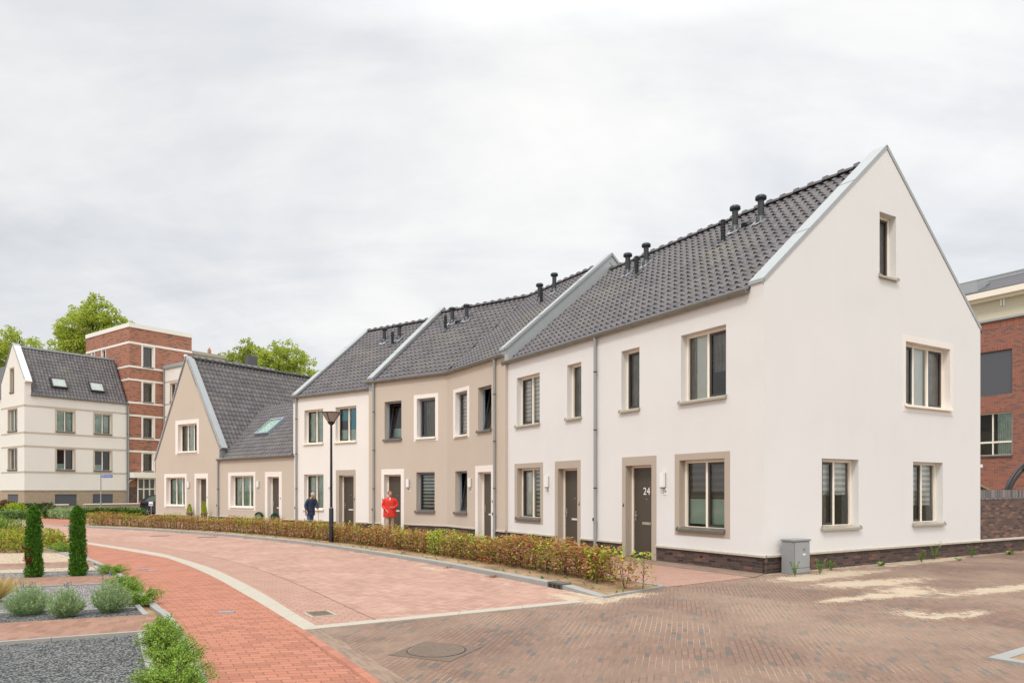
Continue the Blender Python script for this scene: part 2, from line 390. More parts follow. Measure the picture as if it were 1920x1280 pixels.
leaf_mat('leaf_lavender', [srgb(112, 140, 92), srgb(154, 178, 124), srgb(186, 202, 150)], trans=0.2)
leaf_mat('leaf_green', [srgb(70, 104, 44), srgb(112, 144, 62), srgb(150, 170, 90)])
leaf_mat('leaf_dark', [srgb(34, 52, 20), srgb(54, 78, 30), srgb(86, 106, 44)], trans=0.15)
leaf_mat('leaf_yellow', [srgb(140, 160, 20), srgb(186, 200, 24), srgb(206, 210, 50)])
leaf_mat('leaf_ball', [srgb(18, 80, 58), srgb(40, 112, 82)], trans=0.1)
leaf_mat('flower_violet', [srgb(90, 70, 170), srgb(120, 96, 190)], trans=0.1)
leaf_mat('flower_red', [srgb(110, 50, 60), srgb(140, 80, 90)], trans=0.1)
leaf_mat('leaf_straw', [srgb(170, 150, 90), srgb(206, 186, 120)], trans=0.2)
leaf_mat('leaf_dead', [srgb(120, 72, 46), srgb(160, 104, 66)], trans=0.1)

def tile_material():
    m, bb, out = new_mat('roof_tile'); t = bb.n('ShaderNodeTexCoord')
    # one shade per tile, from the tile's own place in the courses (UV in metres)
    sp = bb.n('ShaderNodeSeparateXYZ', i_0=t.outputs['UV'])
    iv = bb.n('ShaderNodeCombineXYZ', i_0=bb.m('FLOOR', bb.m('DIVIDE', sp.outputs[0], 0.2353)), i_1=bb.m('FLOOR', bb.m('DIVIDE', sp.outputs[1], 0.30)), i_2=0.0)
    wn = bb.n('ShaderNodeTexWhiteNoise', noise_dimensions='3D', i_0=iv.outputs[0])
    c = bb.mix(wn.outputs[0], srgb(76, 72, 74), srgb(100, 94, 95))
    n = bb.noise(t.outputs['Object'], 0.8, 5, 0.65, 0.4); n2 = bb.noise(t.outputs['Object'], 30, 3)
    c = bb.mix(bb.ramp(n, [(0.5, 0.0), (0.8, 0.35)]), c, srgb(120, 116, 84))
    c = bb.mix(bb.m('MULTIPLY', n2, 0.2), c, srgb(60, 56, 56))
    pbsdf(bb, out, c, 0.55, 0, 0.4, bump=n2, bdist=0.003)
    MATS['roof_tile'] = m
tile_material()

def ground_materials():
    m, bb, out = new_mat('square_block'); t = bb.n('ShaderNodeTexCoord')
    mp = bb.n('ShaderNodeMapping', i_0=t.outputs['UV']); mp.inputs['Rotation'].default_value = (0, 0, -R(90 - 13.3))
    warp = bb.noise(mp.outputs[0], 0.55, 2, 0.5, out=1)
    wv = bb.n('ShaderNodeVectorMath', operation='MULTIPLY_ADD', i_0=warp, i_1=(0.045, 0.045, 0), i_2=mp.outputs[0]); V = wv.outputs[0]
    k = bb.n('ShaderNodeTexBrick'); bb.put(k.inputs['Vector'], V)
    for nm, v in (('Color1', (0, 0, 0, 1)), ('Color2', (1, 1, 1, 1)), ('Mortar', (.5, .5, .5, 1))): k.inputs[nm].default_value = v
    k.inputs['Scale'].default_value = 1; k.inputs['Mortar Size'].default_value = 0.0048; k.inputs['Mortar Smooth'].default_value = 0.2
    k.inputs['Brick Width'].default_value = 0.205; k.inputs['Row Height'].default_value = 0.064; k.inputs['Bias'].default_value = 0
    rnd, fac = k.outputs[0], k.outputs[1]
    c = bb.ramp(rnd, [(0.0, srgb(125, 101, 87)), (0.35, srgb(139, 110, 94)), (0.6, srgb(124, 99, 85)), (0.86, srgb(131, 106, 93)), (0.93, srgb(105, 97, 91)), (1.0, srgb(99, 94, 89))])
    nz = bb.noise(V, 26, 4, 0.65); big = bb.noise(V, 0.30, 4, 0.6); mid = bb.noise(V, 1.3, 4, 0.6)
    c = bb.mix(bb.m('MULTIPLY', nz, 0.42), c, srgb(92, 76, 66))
    c = bb.mix(bb.ramp(big, [(0.40, 0.0), (0.65, 0.35)]), c, srgb(159, 139, 120))
    c = bb.mix(bb.ramp(mid, [(0.30, 0.22), (0.5, 0.0)]), c, srgb(86, 72, 64))
    jc = bb.mix(bb.ramp(bb.noise(V, 0.6, 6, 0.65, 0.5), [(0.44, 0.0), (0.60, 1.0)]), srgb(92, 76, 66), srgb(174, 154, 129))
    c = bb.mix(bb.m('MULTIPLY', fac, bb.m('ADD', 0.35, bb.m('MULTIPLY', bb.noise(V, 9, 3), 0.8)), clamp=True), c, jc)
    c, sm = sand_layer(bb, c, t.outputs['UV'], joint=fac)
    h = bb.m('SUBTRACT', bb.m('MULTIPLY', nz, 0.3), bb.m('MULTIPLY', fac, bb.m('SUBTRACT', 1.0, sm)))
    pbsdf(bb, out, c, 0.85, 0, 0.3, bump=h, bdist=0.005); MATS['square_block'] = m
    for name, cols, sc, bd in (('gravel_dark', [(0.2, srgb(58, 60, 62)), (0.5, srgb(104, 106, 106)), (0.8, srgb(150, 150, 146))], 55, 0.012),
                               ('gravel_grey', [(0.2, srgb(84, 84, 86)), (0.5, srgb(140, 136, 134)), (0.8, srgb(208, 200, 194))], 60, 0.012),
                               ('gravel_cream', [(0.2, srgb(186, 160, 130)), (0.5, srgb(222, 200, 170)), (0.8, srgb(240, 224, 200))], 60, 0.012)):
        m, bb, out = new_mat(name); t = bb.n('ShaderNodeTexCoord'); O = t.outputs['Object']
        v = bb.n('ShaderNodeTexVoronoi', i_0=O, i_Scale=float(sc)); v2 = bb.n('ShaderNodeSeparateColor', i_0=v.outputs['Color'])
        c = bb.ramp(v2.outputs[0], cols)
        c = bb.mix(bb.ramp(v.outputs['Distance'], [(0.35, 0.0), (0.75, 0.8)]), c, tuple(x * 0.25 for x in cols[0][1]))
        pbsdf(bb, out, c, 0.8, 0, 0.3, bump=bb.m('SUBTRACT', v2.outputs[1], v.outputs['Distance']), bdist=bd); MATS[name] = m
    m, bb, out = new_mat('soil'); t = bb.n('ShaderNodeTexCoord'); O = t.outputs['Object']
    n = bb.noise(O, 1.3, 6, 0.7); n2 = bb.noise(O, 60, 4, 0.7)
    c = bb.mix(bb.ramp(n, [(0.35, 0.0), (0.65, 1.0)]), srgb(132, 106, 80), srgb(182, 154, 122))
    c = bb.mix(bb.ramp(n2, [(0.5, 0.0), (0.7, 0.5)]), c, srgb(96, 76, 58))
    pbsdf(bb, out, c, 0.95, 0, 0.1, bump=n2, bdist=0.02); MATS['soil'] = m
    m, bb, out = new_mat('far_ground'); t = bb.n('ShaderNodeTexCoord'); O = t.outputs['Object']
    n = bb.noise(O, 0.15, 6, 0.7)
    c = bb.mix(bb.ramp(n, [(0.4, 0.0), (0.6, 1.0)]), srgb(124, 104, 92), srgb(96, 104, 66))
    pbsdf(bb, out, c, 0.95, 0, 0.1); MATS['far_ground'] = m
ground_materials()
M = MATS

# ------------------------------------------------------------------ building kit
SL = 0.85                                  # main roof slope (rise / run)
V2 = lambda x, y: Vector((x, y, 0))
C0 = V2(5.105, 14.42)
P1, P2 = V2(2.286, 19.088), V2(-0.147, 23.116)
Q0, B1, P3, P3b = V2(-0.216, 23.036), V2(-2.428, 26.699), V2(-5.849, 29.104), V2(-5.815, 29.153)
P4, P5, P6 = V2(-9.808, 31.96), V2(-14.933, 36.406), V2(-19.874, 39.748)
def rz_of(L, Rr): d = Rr - L; return math.atan2(d.y, d.x)

def place(o, base):
    if base: o.location = base[0]; o.rotation_euler = (0, 0, base[1])
    return o

def grid_wall(mb, u0, u1, z0, z1, holes, y=0.0, m=0):
    us = sorted({u0, u1, *[h[0] for h in holes], *[h[1] for h in holes]}); zs = sorted({z0, z1, *[h[2] for h in holes], *[h[3] for h in holes]})
    us = [u for u in us if u0 <= u <= u1]; zs = [z for z in zs if z0 <= z <= z1]
    for i in range(len(us) - 1):
        for j in range(len(zs) - 1):
            cu, cz = (us[i] + us[i + 1]) / 2, (zs[j] + zs[j + 1]) / 2
            if any(h[0] < cu < h[1] and h[2] < cz < h[3] for h in holes): continue
            mb.add([(us[i], y, zs[j]), (us[i + 1], y, zs[j]), (us[i + 1], y, zs[j + 1]), (us[i], y, zs[j + 1])], m)

def reveal(mb, u0, u1, z0, z1, y0, y1, m=0, sides='lrtb'):
    if 'l' in sides: mb.add([(u0, y0, z0), (u0, y0, z1), (u0, y1, z1), (u0, y1, z0)], m)
    if 'r' in sides: mb.add([(u1, y0, z0), (u1, y1, z0), (u1, y1, z1), (u1, y0, z1)], m)
    if 't' in sides: mb.add([(u0, y0, z1), (u1, y0, z1), (u1, y1, z1), (u0, y1, z1)], m)
    if 'b' in sides: mb.add([(u0, y0, z0), (u0, y1, z0), (u1, y1, z0), (u1, y0, z0)], m)

def surround(H, base, hole, out, mat, rec, door=False, name=None):
    u0, u1, z0, z1 = hole; a, c, zb, zt = out; mb = MB(); y = -0.006
    grid_wall(mb, a, c, zb, zt, [(u0, u1, z0 if not door else zb, z1)], y)
    reveal(mb, a, c, zb, zt, y, 0.0, 0, 'lrt' if door else 'lrtb')
    reveal(mb, u0, u1, zb if door else z0, z1, y, rec + 0.02, 0, 'lrt' if door else 'lrtb')
    return place(mb.build(name or ('door_surround' if door else 'window_surround'), M[mat], H), base)

def window(H, base, hole, lights, fm='frame_cream', rec=0.17, curt=('curtain_grey',), sill='sill_metal', tilt=None, fw=0.065, sash_m='sash_dark', name='window'):
    """lights: list of (width fraction, 's' sash / 'f' fixed)"""
    u0, u1, z0, z1 = hole
    mb = MB(); y0, y1 = rec, rec + 0.07
    mb.box(u0, u0 + fw, y0, y1, z0, z1); mb.box(u1 - fw, u1, y0, y1, z0, z1)
    mb.box(u0 + fw, u1 - fw, y0, y1, z1 - fw, z1); mb.box(u0 + fw, u1 - fw, y0, y1, z0, z0 + fw)
    a = u0 + fw; tot = (u1 - fw) - (u0 + fw); cells = []
    for k, (fr, kind) in enumerate(lights):
        e = a + tot * fr; l = a + (0.0 if k == 0 else 0.03); r = e - (0.0 if k == len(lights) - 1 else 0.03)
        if k < len(lights) - 1: mb.box(e - 0.03, e + 0.03, y0 + 0.002, y1, z0 + fw, z1 - fw)
        cells.append((l, r, kind)); a = e
    W = place(mb.build(name, M[fm], H, bevel=0.004), base)
    sm = MB(); have = False
    for l, r, kind in cells:
        if kind in 'st':
            have = True; s = 0.05; zz0, zz1 = z0 + fw + 0.003, z1 - fw - 0.003; l2, r2 = l + 0.003, r - 0.003
            part = MB(); part.box(l2, l2 + s, y0 + 0.015, y1 - 0.005, zz0, zz1); part.box(r2 - s, r2, y0 + 0.015, y1 - 0.005, zz0, zz1)
            part.box(l2 + s, r2 - s, y0 + 0.015, y1 - 0.005, zz1 - s, zz1); part.box(l2 + s, r2 - s, y0 + 0.015, y1 - 0.005, zz0, zz0 + s)
            if kind == 't':   # bottom-hinged, tipped inwards
                T = Matrix.Translation((0, y0 + 0.03, zz0)) @ Matrix.Rotation(-R(9), 4, 'X') @ Matrix.Translation((0, -y0 - 0.03, -zz0))
                part.v = [tuple(T @ Vector(p)) for p in part.v]
            sm.mesh(part.v, part.f)
    if have: sm.build('sash', M[sash_m], W)
    g = MB()
    for l, r, kind in cells:
        pts = [Vector((l, y0 + 0.04, z0 + fw)), Vector((r, y0 + 0.04, z0 + fw)), Vector((r, y0 + 0.04, z1 - fw)), Vector((l, y0 + 0.04, z1 - fw))]
        if kind == 't':
            T = Matrix.Translation((0, y0 + 0.03, z0 + fw)) @ Matrix.Rotation(-R(9), 4, 'X') @ Matrix.Translation((0, -y0 - 0.03, -z0 - fw)); pts = [T @ p for p in pts]
        g.add(pts)
    g.build('glass_pane', M['glass'], W)
    # what hangs behind the glass
    for c in curt:
        if c is None: continue
        if isinstance(c, str): c = (c, 0, 1, 0, 1)
        mt, ca, cb_, cz0, cz1 = c; cm = MB(); y = y1 + (0.05 if 't' not in [k for _, k in lights] else 0.30)
        ua, ub = u0 + (u1 - u0) * ca, u0 + (u1 - u0) * cb_; za, zb = z0 + (z1 - z0) * cz0, z0 + (z1 - z0) * cz1
        if mt.startswith('curtain'):
            n = max(4, int((ub - ua) / 0.03))
            for k in range(n):
                p, q = ua + (ub - ua) * k / n, ua + (ub - ua) * (k + 1) / n
                yp, yq = y + 0.018 * math.sin(p * 55), y + 0.018 * math.sin(q * 55)
                cm.add([(p, yp, za), (q, yq, za), (q, yq, zb), (p, yp, zb)], 0, True)
            cm.build('curtain', M[mt], W)
        else:
            cm.box(ua, ub, y, y + 0.008, za, zb); cm.build('blind', M[mt], W)
    if sill:
        s = MB(); o = 0.07
        s.prism([(rec, z0 + 0.055), (-o, z0 + 0.005), (-o, z0 - 0.04), (-o + 0.02, z0 - 0.045), (-o + 0.02, z0 - 0.012), (rec, z0 + 0.03)], 0, u0 - 0.035, u1 + 0.02)
        for u in (u0 - 0.045, u1 + 0.02): s.prism([(-0.01, z0 + 0.06), (-o - 0.006, z0 + 0.022), (-o - 0.006, z0 - 0.045), (-0.01, z0 - 0.01)], 0, u, u + 0.01)
        s.build('sill', M[sill], W)
    return W

def textmesh(name, txt, size, mat, parent, loc, rot=(R(90), 0, 0), ext=0.002, align='CENTER'):
    cu = bpy.data.curves.new(name, 'FONT'); cu.body = txt; cu.size = size; cu.extrude = ext; cu.align_x = align; cu.align_y = 'CENTER'
    cu.resolution_u = 4
    o = bpy.data.objects.new(name, cu); COL.objects.link(o)
    me = bpy.data.meshes.new_from_object(o.evaluated_get(bpy.context.evaluated_depsgraph_get()))
    bpy.data.objects.remove(o); bpy.data.curves.remove(cu)
    me.materials.clear(); me.materials.append(M[mat])
    o = bpy.data.objects.new(name, me); COL.objects.link(o); o.parent = parent; o.location = loc; o.rotation_euler = rot
    return o

def door(H, base, hole, rec=0.20, fm='frame_cream', number=None, handle_side='l', colourful=False, knob=True):
    u0, u1, z0, z1 = hole; D = MB(); fw = 0.055
    D.box(u0 + fw, u1 - fw, rec + 0.03, rec + 0.08, z0 + 0.03, z1 - fw)
    d = place(D.build('door', M['door_brown'], H, bevel=0.004), base)
    f = MB(); f.box(u0, u0 + fw, rec, rec + 0.09, z0, z1); f.box(u1 - fw, u1, rec, rec + 0.09, z0, z1); f.box(u0 + fw, u1 - fw, rec, rec + 0.09, z1 - fw, z1)
    f.build('door_frame', M[fm], d)
    t = MB(); t.box(u0, u1, 0.01, rec + 0.03, 0.0, 0.035); t.build('threshold', M['iron_dark'], d)
    hu = u0 + fw + 0.07 if handle_side == 'l' else u1 - fw - 0.07
    h = MB(); y = rec + 0.03
    h.box(hu - 0.018, hu + 0.018, y - 0.012, y, 0.93, 1.17); h.box(hu - 0.01, hu + 0.11 if handle_side == 'l' else hu + 0.01, y - 0.055, y - 0.038, 1.05, 1.07)
    h.tube([(hu, y, 1.06), (hu, y - 0.05, 1.06)], 0.009, 8)
    h.build('door_handle', M['steel'], d, bevel=0.002)
    l = MB(); cu = (u0 + u1) / 2 + 0.05; l.box(cu - 0.16, cu + 0.16, y - 0.012, y, 0.83, 0.90); l.box(cu - 0.12, cu + 0.12, y - 0.018, y - 0.012, 0.845, 0.885, 1)
    l.build('letterbox', [M['steel'], M['white_lens'] if not colourful else M['lamp_side']], d, bevel=0.002)
    p = MB(); p.tube([(cu, y, 1.47), (cu, y - 0.008, 1.47)], 0.016, 10); p.build('peephole', M['steel'], d)
    if number: textmesh('door_number', number, 0.26, 'number_white', d, (cu - 0.0, y - 0.004, 1.66))
    return d

def wall_lamp(H, base, u, z0, z1, y=0.0, num=None, w=0.13, white=False):
    l = MB(); l.box(u - w / 2, u + w / 2, y - 0.10, y - 0.028, z0, z1)
    o = place(l.build('wall_lamp', M['white_lens'], H, bevel=0.008), base)
    k = MB(); k.box(u - w / 2 + 0.004, u + w / 2 - 0.004, y - 0.028, y, z0 + 0.01, z1 - 0.005); k.box(u - w / 2 + 0.02, u + w / 2 - 0.02, y - 0.09, y - 0.03, z0 - 0.02, z0 - 0.001, 1)
    k.build('lamp_housing', [M['lamp_side'], M['iron_dark']], o)
    if num:
        p = MB(); p.box(u - 0.045, u + 0.095, y - 0.012, y, z0 - 0.17, z0 - 0.03)
        q = place(p.build('house_number', M['sign_white'], H), base)
        textmesh('digits', num, 0.125, 'number_dark', q, (u + 0.025, y - 0.014, z0 - 0.10), ext=0.001)
    return o

def doorbell(H, base, u, z=1.28, y=-0.006):
    p = MB(); p.box(u - 0.018, u + 0.018, y - 0.012, y, z, z + 0.075); p.box(u - 0.008, u + 0.008, y - 0.015, y - 0.012, z + 0.045, z + 0.06, 1)
    return place(p.build('doorbell', [M['black'], M['sign_white']], H), base)

def plinth(H, base, segs, proud=0.008, top=0.385, brickm='plinth_brick', ends=None):
    for a, e in segs:
        p = MB(); c = MB(); p.box(a, e, -proud, 0.03, -0.05, top - 0.055)
        c.prism([(0.03, top), (0.0, top), (-0.045, top - 0.014), (-0.045, top - 0.055), (0.03, top - 0.055)], 0, a, e)
        q = place(p.build('plinth', M[brickm], H), base); place(c.build('plinth_cap', M['cap_stone'], H), base)

def gutter(H, u0, u1, z, y=-0.085, r=0.078, brackets=0.62, outl=None, endcap='lr', M4=None):
    g = MB(); n = 8; pts = [(y + r * math.cos(t), z - r * math.sin(t)) for t in [math.pi * k / n for k in range(n + 1)]]
    inn = [(y + (r - 0.008) * math.cos(t), z - (r - 0.008) * math.sin(t)) for t in [math.pi * k / n for k in range(n + 1)]]
    for L in (pts, inn):
        for k in range(n):
            (ya, za), (yb, zb) = L[k], L[k + 1]
            g.add([(u0, ya, za), (u1, ya, za), (u1, yb, zb), (u0, yb, zb)], 0, True)
    g.tube([(u0, y - r, z + 0.004), (u1, y - r, z + 0.004)], 0.011, 8)      # rolled front bead
    for u in (u0, u1): g.add([(u, a, b_) for a, b_ in pts])
    k = u0 + 0.3
    while k < u1 - 0.05:                                                    # straps and joints
        for i in range(n):
            (ya, za), (yb, zb) = [(y + (r + 0.006) * math.cos(t), z - (r + 0.006) * math.sin(t)) for t in (math.pi * i / n, math.pi * (i + 1) / n)]
            g.add([(k - 0.014, ya, za), (k + 0.014, ya, za), (k + 0.014, yb, zb), (k - 0.014, yb, zb)])
        k += brackets
    return g.build('gutter', M['zinc_gutter'], H)

def downpipe(H, u, ztop, y=-0.09, r=0.042, steel_to=0.85, elbow=True):
    g = MB(); path = [(u, -0.085, ztop + 0.06), (u, -0.085, ztop - 0.02), (u, y + 0.02, ztop - 0.14), (u, y + 0.02, steel_to)] if elbow else [(u, y + 0.02, ztop), (u, y + 0.02, steel_to)]
    g.tube(path, r, 12); g.tube([(u, y + 0.02, steel_to + 0.03), (u, y + 0.02, steel_to - 0.03)], r + 0.012, 12); 
    o = g.build('downpipe', M['pipe_zinc'], H)
    s = MB(); s.tube([(u, y + 0.02, steel_to - 0.02), (u, y + 0.02, 0.0)], r + 0.006, 12); s.build('standpipe', M['pipe_zinc'], o)
    z = steel_to + 0.9
    while z < ztop - 0.2:
        k = MB(); k.tube([(u, y + 0.02, z - 0.015), (u, y + 0.02, z + 0.015)], r + 0.007, 12); k.box(u + r, u + r + 0.035, y + 0.01, y + 0.03, z - 0.01, z + 0.01); k.build('pipe_clamp', M['iron_dark'], o); z += 1.55
    k = MB(); k.tube([(u - 0.03, y - 0.03, steel_to + 0.10), (u - 0.02, y - 0.03, steel_to + 0.02)], 0.02, 6); k.build('leaf_trap', M['iron_dark'], o)
    return o

# curved-tile roof slope, real relief: origin + u*udir + s*sdir + h*normal
def tile_slope(H, name, origin, udir, sdir, W, L, clips=(), tw=0.2353, tl=0.30, seed=1):
    rnd = random.Random(seed)
    o, ud, sd_ = Vector(origin), Vector(udir).normalized(), Vector(sdir).normalized(); n = ud.cross(sd_).normalized()
    prof = [(0, .016), (.12, .004), (.28, 0), (.44, .003), (.58, .017), (.70, .031), (.82, .037), (.92, .030), (1.0, .016)]
    us = []; k = 0
    while k * tw < W + 1e-6:
        for f, h in prof[:-1]:
            u = (k + f) * tw
            if u <= W: us.append((u, h))
        k += 1
    us.append((W, 0.016)); rows = int(math.ceil(L / tl)); verts = []; uvs = []; faces = []
    nu = len(us)
    for r_ in range(rows):
        s0, s1 = r_ * tl, min((r_ + 1) * tl + 0.05, L); jit = [rnd.uniform(-.003, .003) for _ in range(k + 1)]; js = [rnd.uniform(-.004, .004) for _ in range(k + 1)]
        # under the nose, bottom of the nose, top of the nose, head of the tile
        for q in range(4):
            for u, h in us:
                i = int(u / tw + 1e-6); edge = h * 1.8 + .016 + jit[i]
                s, z = ((s0 + .06, h + .003), (s0 + js[i], edge - .014), (s0 + js[i], edge), (s1, h + .003))[q]
                verts.append(o + ud * u + sd_ * s + n * z); uvs.append((u + .001, s0 + .02 if q < 3 else s0 + tl - .02))
        b0 = r_ * 4 * nu
        for i in range(nu - 1):
            for q in (0, 1, 2): faces.append((b0 + q * nu + i, b0 + q * nu + i + 1, b0 + (q + 1) * nu + i + 1, b0 + (q + 1) * nu + i))
    me = bpy.data.meshes.new(name); me.from_pydata(verts, [], faces); me.materials.append(M['roof_tile'])
    uvl = me.uv_layers.new(name='UVMap').data
    for p in me.polygons:
        p.use_smooth = (p.index % 3 == 2)
        for li, vi in zip(p.loop_indices, p.vertices): uvl[li].uv = uvs[vi]
    bm = bmesh.new(); bm.from_mesh(me)
    for e in bm.edges:
        if len(e.link_faces) == 2 and e.link_faces[0].smooth != e.link_faces[1].smooth: e.smooth = False
    for co, no in clips:
        bmesh.ops.bisect_plane(bm, geom=bm.verts[:] + bm.edges[:] + bm.faces[:], plane_co=co, plane_no=no, clear_outer=True, dist=1e-5)
    bm.to_mesh(me); bm.free()
    ob = bpy.data.objects.new(name, me); COL.objects.link(ob); ob.parent = H; return ob

def ridge_tiles(H, a, c, step=0.40, r=0.11):
    g = MB(); a, c = Vector(a), Vector(c); L = (c - a).length; d = (c - a) / L; side = d.cross(Vector((0, 0, 1))).normalized(); n = int(L / step)
    for i in range(n):
        t0, t1 = i * L / n, (i + 1) * L / n + 0.03
        def ring(t, rr, dz): return [a + d * t + side * (rr * 1.25 * math.cos(x)) + Vector((0, 0, rr * math.sin(x) + dz)) for x in [math.pi * k / 8 for k in range(9)]]
        A, B_, C_ = ring(t0, r, 0.0), ring(t0 + 0.07, r * 0.98, 0.0), ring(t1, r * 0.86, -0.012)
        for P_, Q_ in ((A, B_), (B_, C_)):
            for k in range(8): g.add([P_[k], P_[k + 1], Q_[k + 1], Q_[k]], 0, True)
        g.add(A)
        # raised nib at the overlap
        N1 = [a + d * (t0 + 0.035) + side * (0.075 * math.cos(x)) + Vector((0, 0, r - 0.02 + 0.05 * math.sin(x))) for x in [math.pi * k / 6 for k in range(7)]]
        N0 = [p - d * 0.06 for p in N1]; N2 = [p + d * 0.06 for p in N1]
        for k in range(6): g.add([N0[k], N0[k + 1], N2[k + 1], N2[k]], 0, True)
        g.add(N0); g.add(N2)
    return g.build('ridge_tiles', M['tile_ridge'], H)

def parapet(H, u0, u1, zsh, zap, depth=8.47, half=4.24, front=-0.10, base_drop=0.55, sidem='zinc', slope_r=None, front_drop=0.0, name='verge_parapet'):
    """sloping party-wall upstand running front to back over the ridge, with its folded sheet cap"""
    top = [(front, zsh), (half, zap), (depth - front, zsh)]
    g = MB(); t = 0.018
    poly = [(front + 0.012, zsh - 0.12), (front + 0.012, zsh - 0.01), (half, zap - 0.012), (depth - front - 0.012, zsh - 0.01), (depth - front - 0.012, zsh - 0.12), (depth - 0.02, zsh - base_drop), (half, zap - base_drop - 0.1), (0.02, zsh - base_drop)]
    g.prism(poly, 0, u0 + 0.012, u1 - 0.012)
    o = g.build(name, M[sidem], H)
    c = MB()
    def run(y0, z0, y1, z1):
        d = Vector((0, y1 - y0, z1 - z0)).normalized(); nn = Vector((0, -d.z, d.y));  nn = nn if nn.z > 0 else -nn
        a_, b_ = Vector((0, y0, z0)), Vector((0, y1, z1))
        for (ua, ub, h0, h1) in ((u0 - 0.02, u1 + 0.02, 0.0, 0.022), (u0 - 0.02, u0 - 0.012, -0.06, 0.0), (u1 + 0.012, u1 + 0.02, -0.06, 0.0)):
            q = [a_ + nn * h0, b_ + nn * h0, b_ + nn * h1, a_ + nn * h1]
            c.mesh([Vector((ua, p.y, p.z)) for p in q] + [Vector((ub, p.y, p.z)) for p in q], [(0, 1, 2, 3), (7, 6, 5, 4), (0, 4, 5, 1), (1, 5, 6, 2), (2, 6, 7, 3), (3, 7, 4, 0)])
        L = (b_ - a_).length; k = 1.9
        while k < L - 0.4:                                          # standing joints
            p = a_ + d * k
            q = [p + nn * 0.022, p + d * 0.02 + nn * 0.022, p + d * 0.02 + nn * 0.030, p + nn * 0.030]
            c.mesh([Vector((u0 - 0.021, x.y, x.z)) for x in q] + [Vector((u1 + 0.021, x.y, x.z)) for x in q], [(0, 1, 2, 3), (7, 6, 5, 4), (0, 4, 5, 1), (1, 5, 6, 2), (2, 6, 7, 3), (3, 7, 4, 0)])
            k += 2.1
    run(front, zsh, half, zap); run(half + 0.002, zap - 0.001, depth - front, zsh)
    c.box(u0 - 0.02, u1 + 0.02, front - 0.022, front + 0.0, zsh - 0.06, zsh + 0.012)
    c.build('parapet_cap', M['zinc'], o)
    return o

def vent_cap(H, u, v, ez, h=0.66, r=0.082):
    z = ez + SL * v; g = MB()
    g.tube([(u, v, z - 0.1), (u, v, z + h)], r, 14); g.tube([(u, v, z + h - 0.10), (u, v, z + h - 0.075), (u, v, z + h + 0.0), (u, v, z + h + 0.03)], [r * 1.1, r * 1.75, r * 1.75, r * 1.35], 16)
    o = g.build('vent_pipe', M['vent_plastic'], H)
    b_ = MB(); b_.tube([(u, v, z - 0.12), (u, v, z + 0.07), (u, v, z + 0.15)], [r * 1.9, r * 1.55, r * 1.08], 14); b_.build('pipe_boot', M['vent_plastic'], o)
    f = MB(); n = Vector((0, -SL, 1)).normalized(); s = Vector((0, 1, SL)).normalized(); c = Vector((u, v, z)) + n * 0.046
    f.mesh([c + Vector((a, 0, 0)) + s * e + n * (0.006 * ((i * 7) % 3)) for i, (a, e) in enumerate([(-.2, -.24), (-.06, -.27), (.08, -.24), (.2, -.25), (.2, .16), (-.2, .16)])], [(0, 1, 2, 3, 4, 5)])
    f.build('lead_skirt', M['lead_flash'], o)
    return o
def vent_slim(H, u, v, ez, h=0.62, r=0.060):
    z = ez + SL * v; g = MB(); P = [(u, v, z - 0.1), (u, v, z + 0.04)]; rr = [r * 1.5, r * 1.35]
    for k in range(7):
        zz = z + 0.06 + k * (h - 0.06) / 7; P += [(u, v, zz), (u, v, zz + 0.02), (u, v, zz + 0.021)]; rr += [r, r, r * (1.22 if k in (3, 4, 5) else 1.06)]
    P.append((u, v, z + h)); rr.append(r * 0.95); g.tube(P, rr, 12)
    n = Vector((0, -SL, 1)).normalized(); s = Vector((0, 1, SL)).normalized(); c = Vector((u, v, z)) + n * 0.05
    g.mesh([c + Vector((a, 0, 0)) + s * e for a, e in [(-.15, -.22), (.15, -.22), (.15, .14), (-.15, .14)]], [(0, 1, 2, 3)])
    return g.build('vent_pipe', M['vent_plastic'], H)
def roof_lump(H, u, v, ez):
    z = ez + SL * v; s = Vector((0, 1, SL)).normalized(); n = Vector((0, -SL, 1)).normalized(); c = Vector((u, v, z)); g = MB()
    P = [c + Vector((a, 0, 0)) + s * e + n * h for a, e, h in [(-.12, -.15, .05), (.12, -.15, .05), (.12, .15, .04), (-.12, .15, .04), (-.08, -.13, .15), (.08, -.13, .15), (.08, .1, .08), (-.08, .1, .08)]]
    g.mesh(P, [(0, 1, 5, 4), (1, 2, 6, 5), (2, 3, 7, 6), (3, 0, 4, 7), (4, 5, 6, 7)]); return g.build('roof_vent', M['vent_plastic'], H, bevel=0.01)

def front_wall(H, W, ztop, mat, holes, doors, zb=0.385, name='wall', u0=0.0):
    """holes with recess; doors cut down to the ground through the plinth"""
    mb = MB(); hs = [h[:4] for h in holes] + [(d[0], d[1], -1, d[3]) for d in doors]
    grid_wall(mb, u0, W, zb, ztop, hs, 0.0)
    for h in holes:
        if h[4]: reveal(mb, h[0], h[1], h[2], h[3], 0.0, h[4] + 0.02)
    return mb.build(name, M[mat], H)

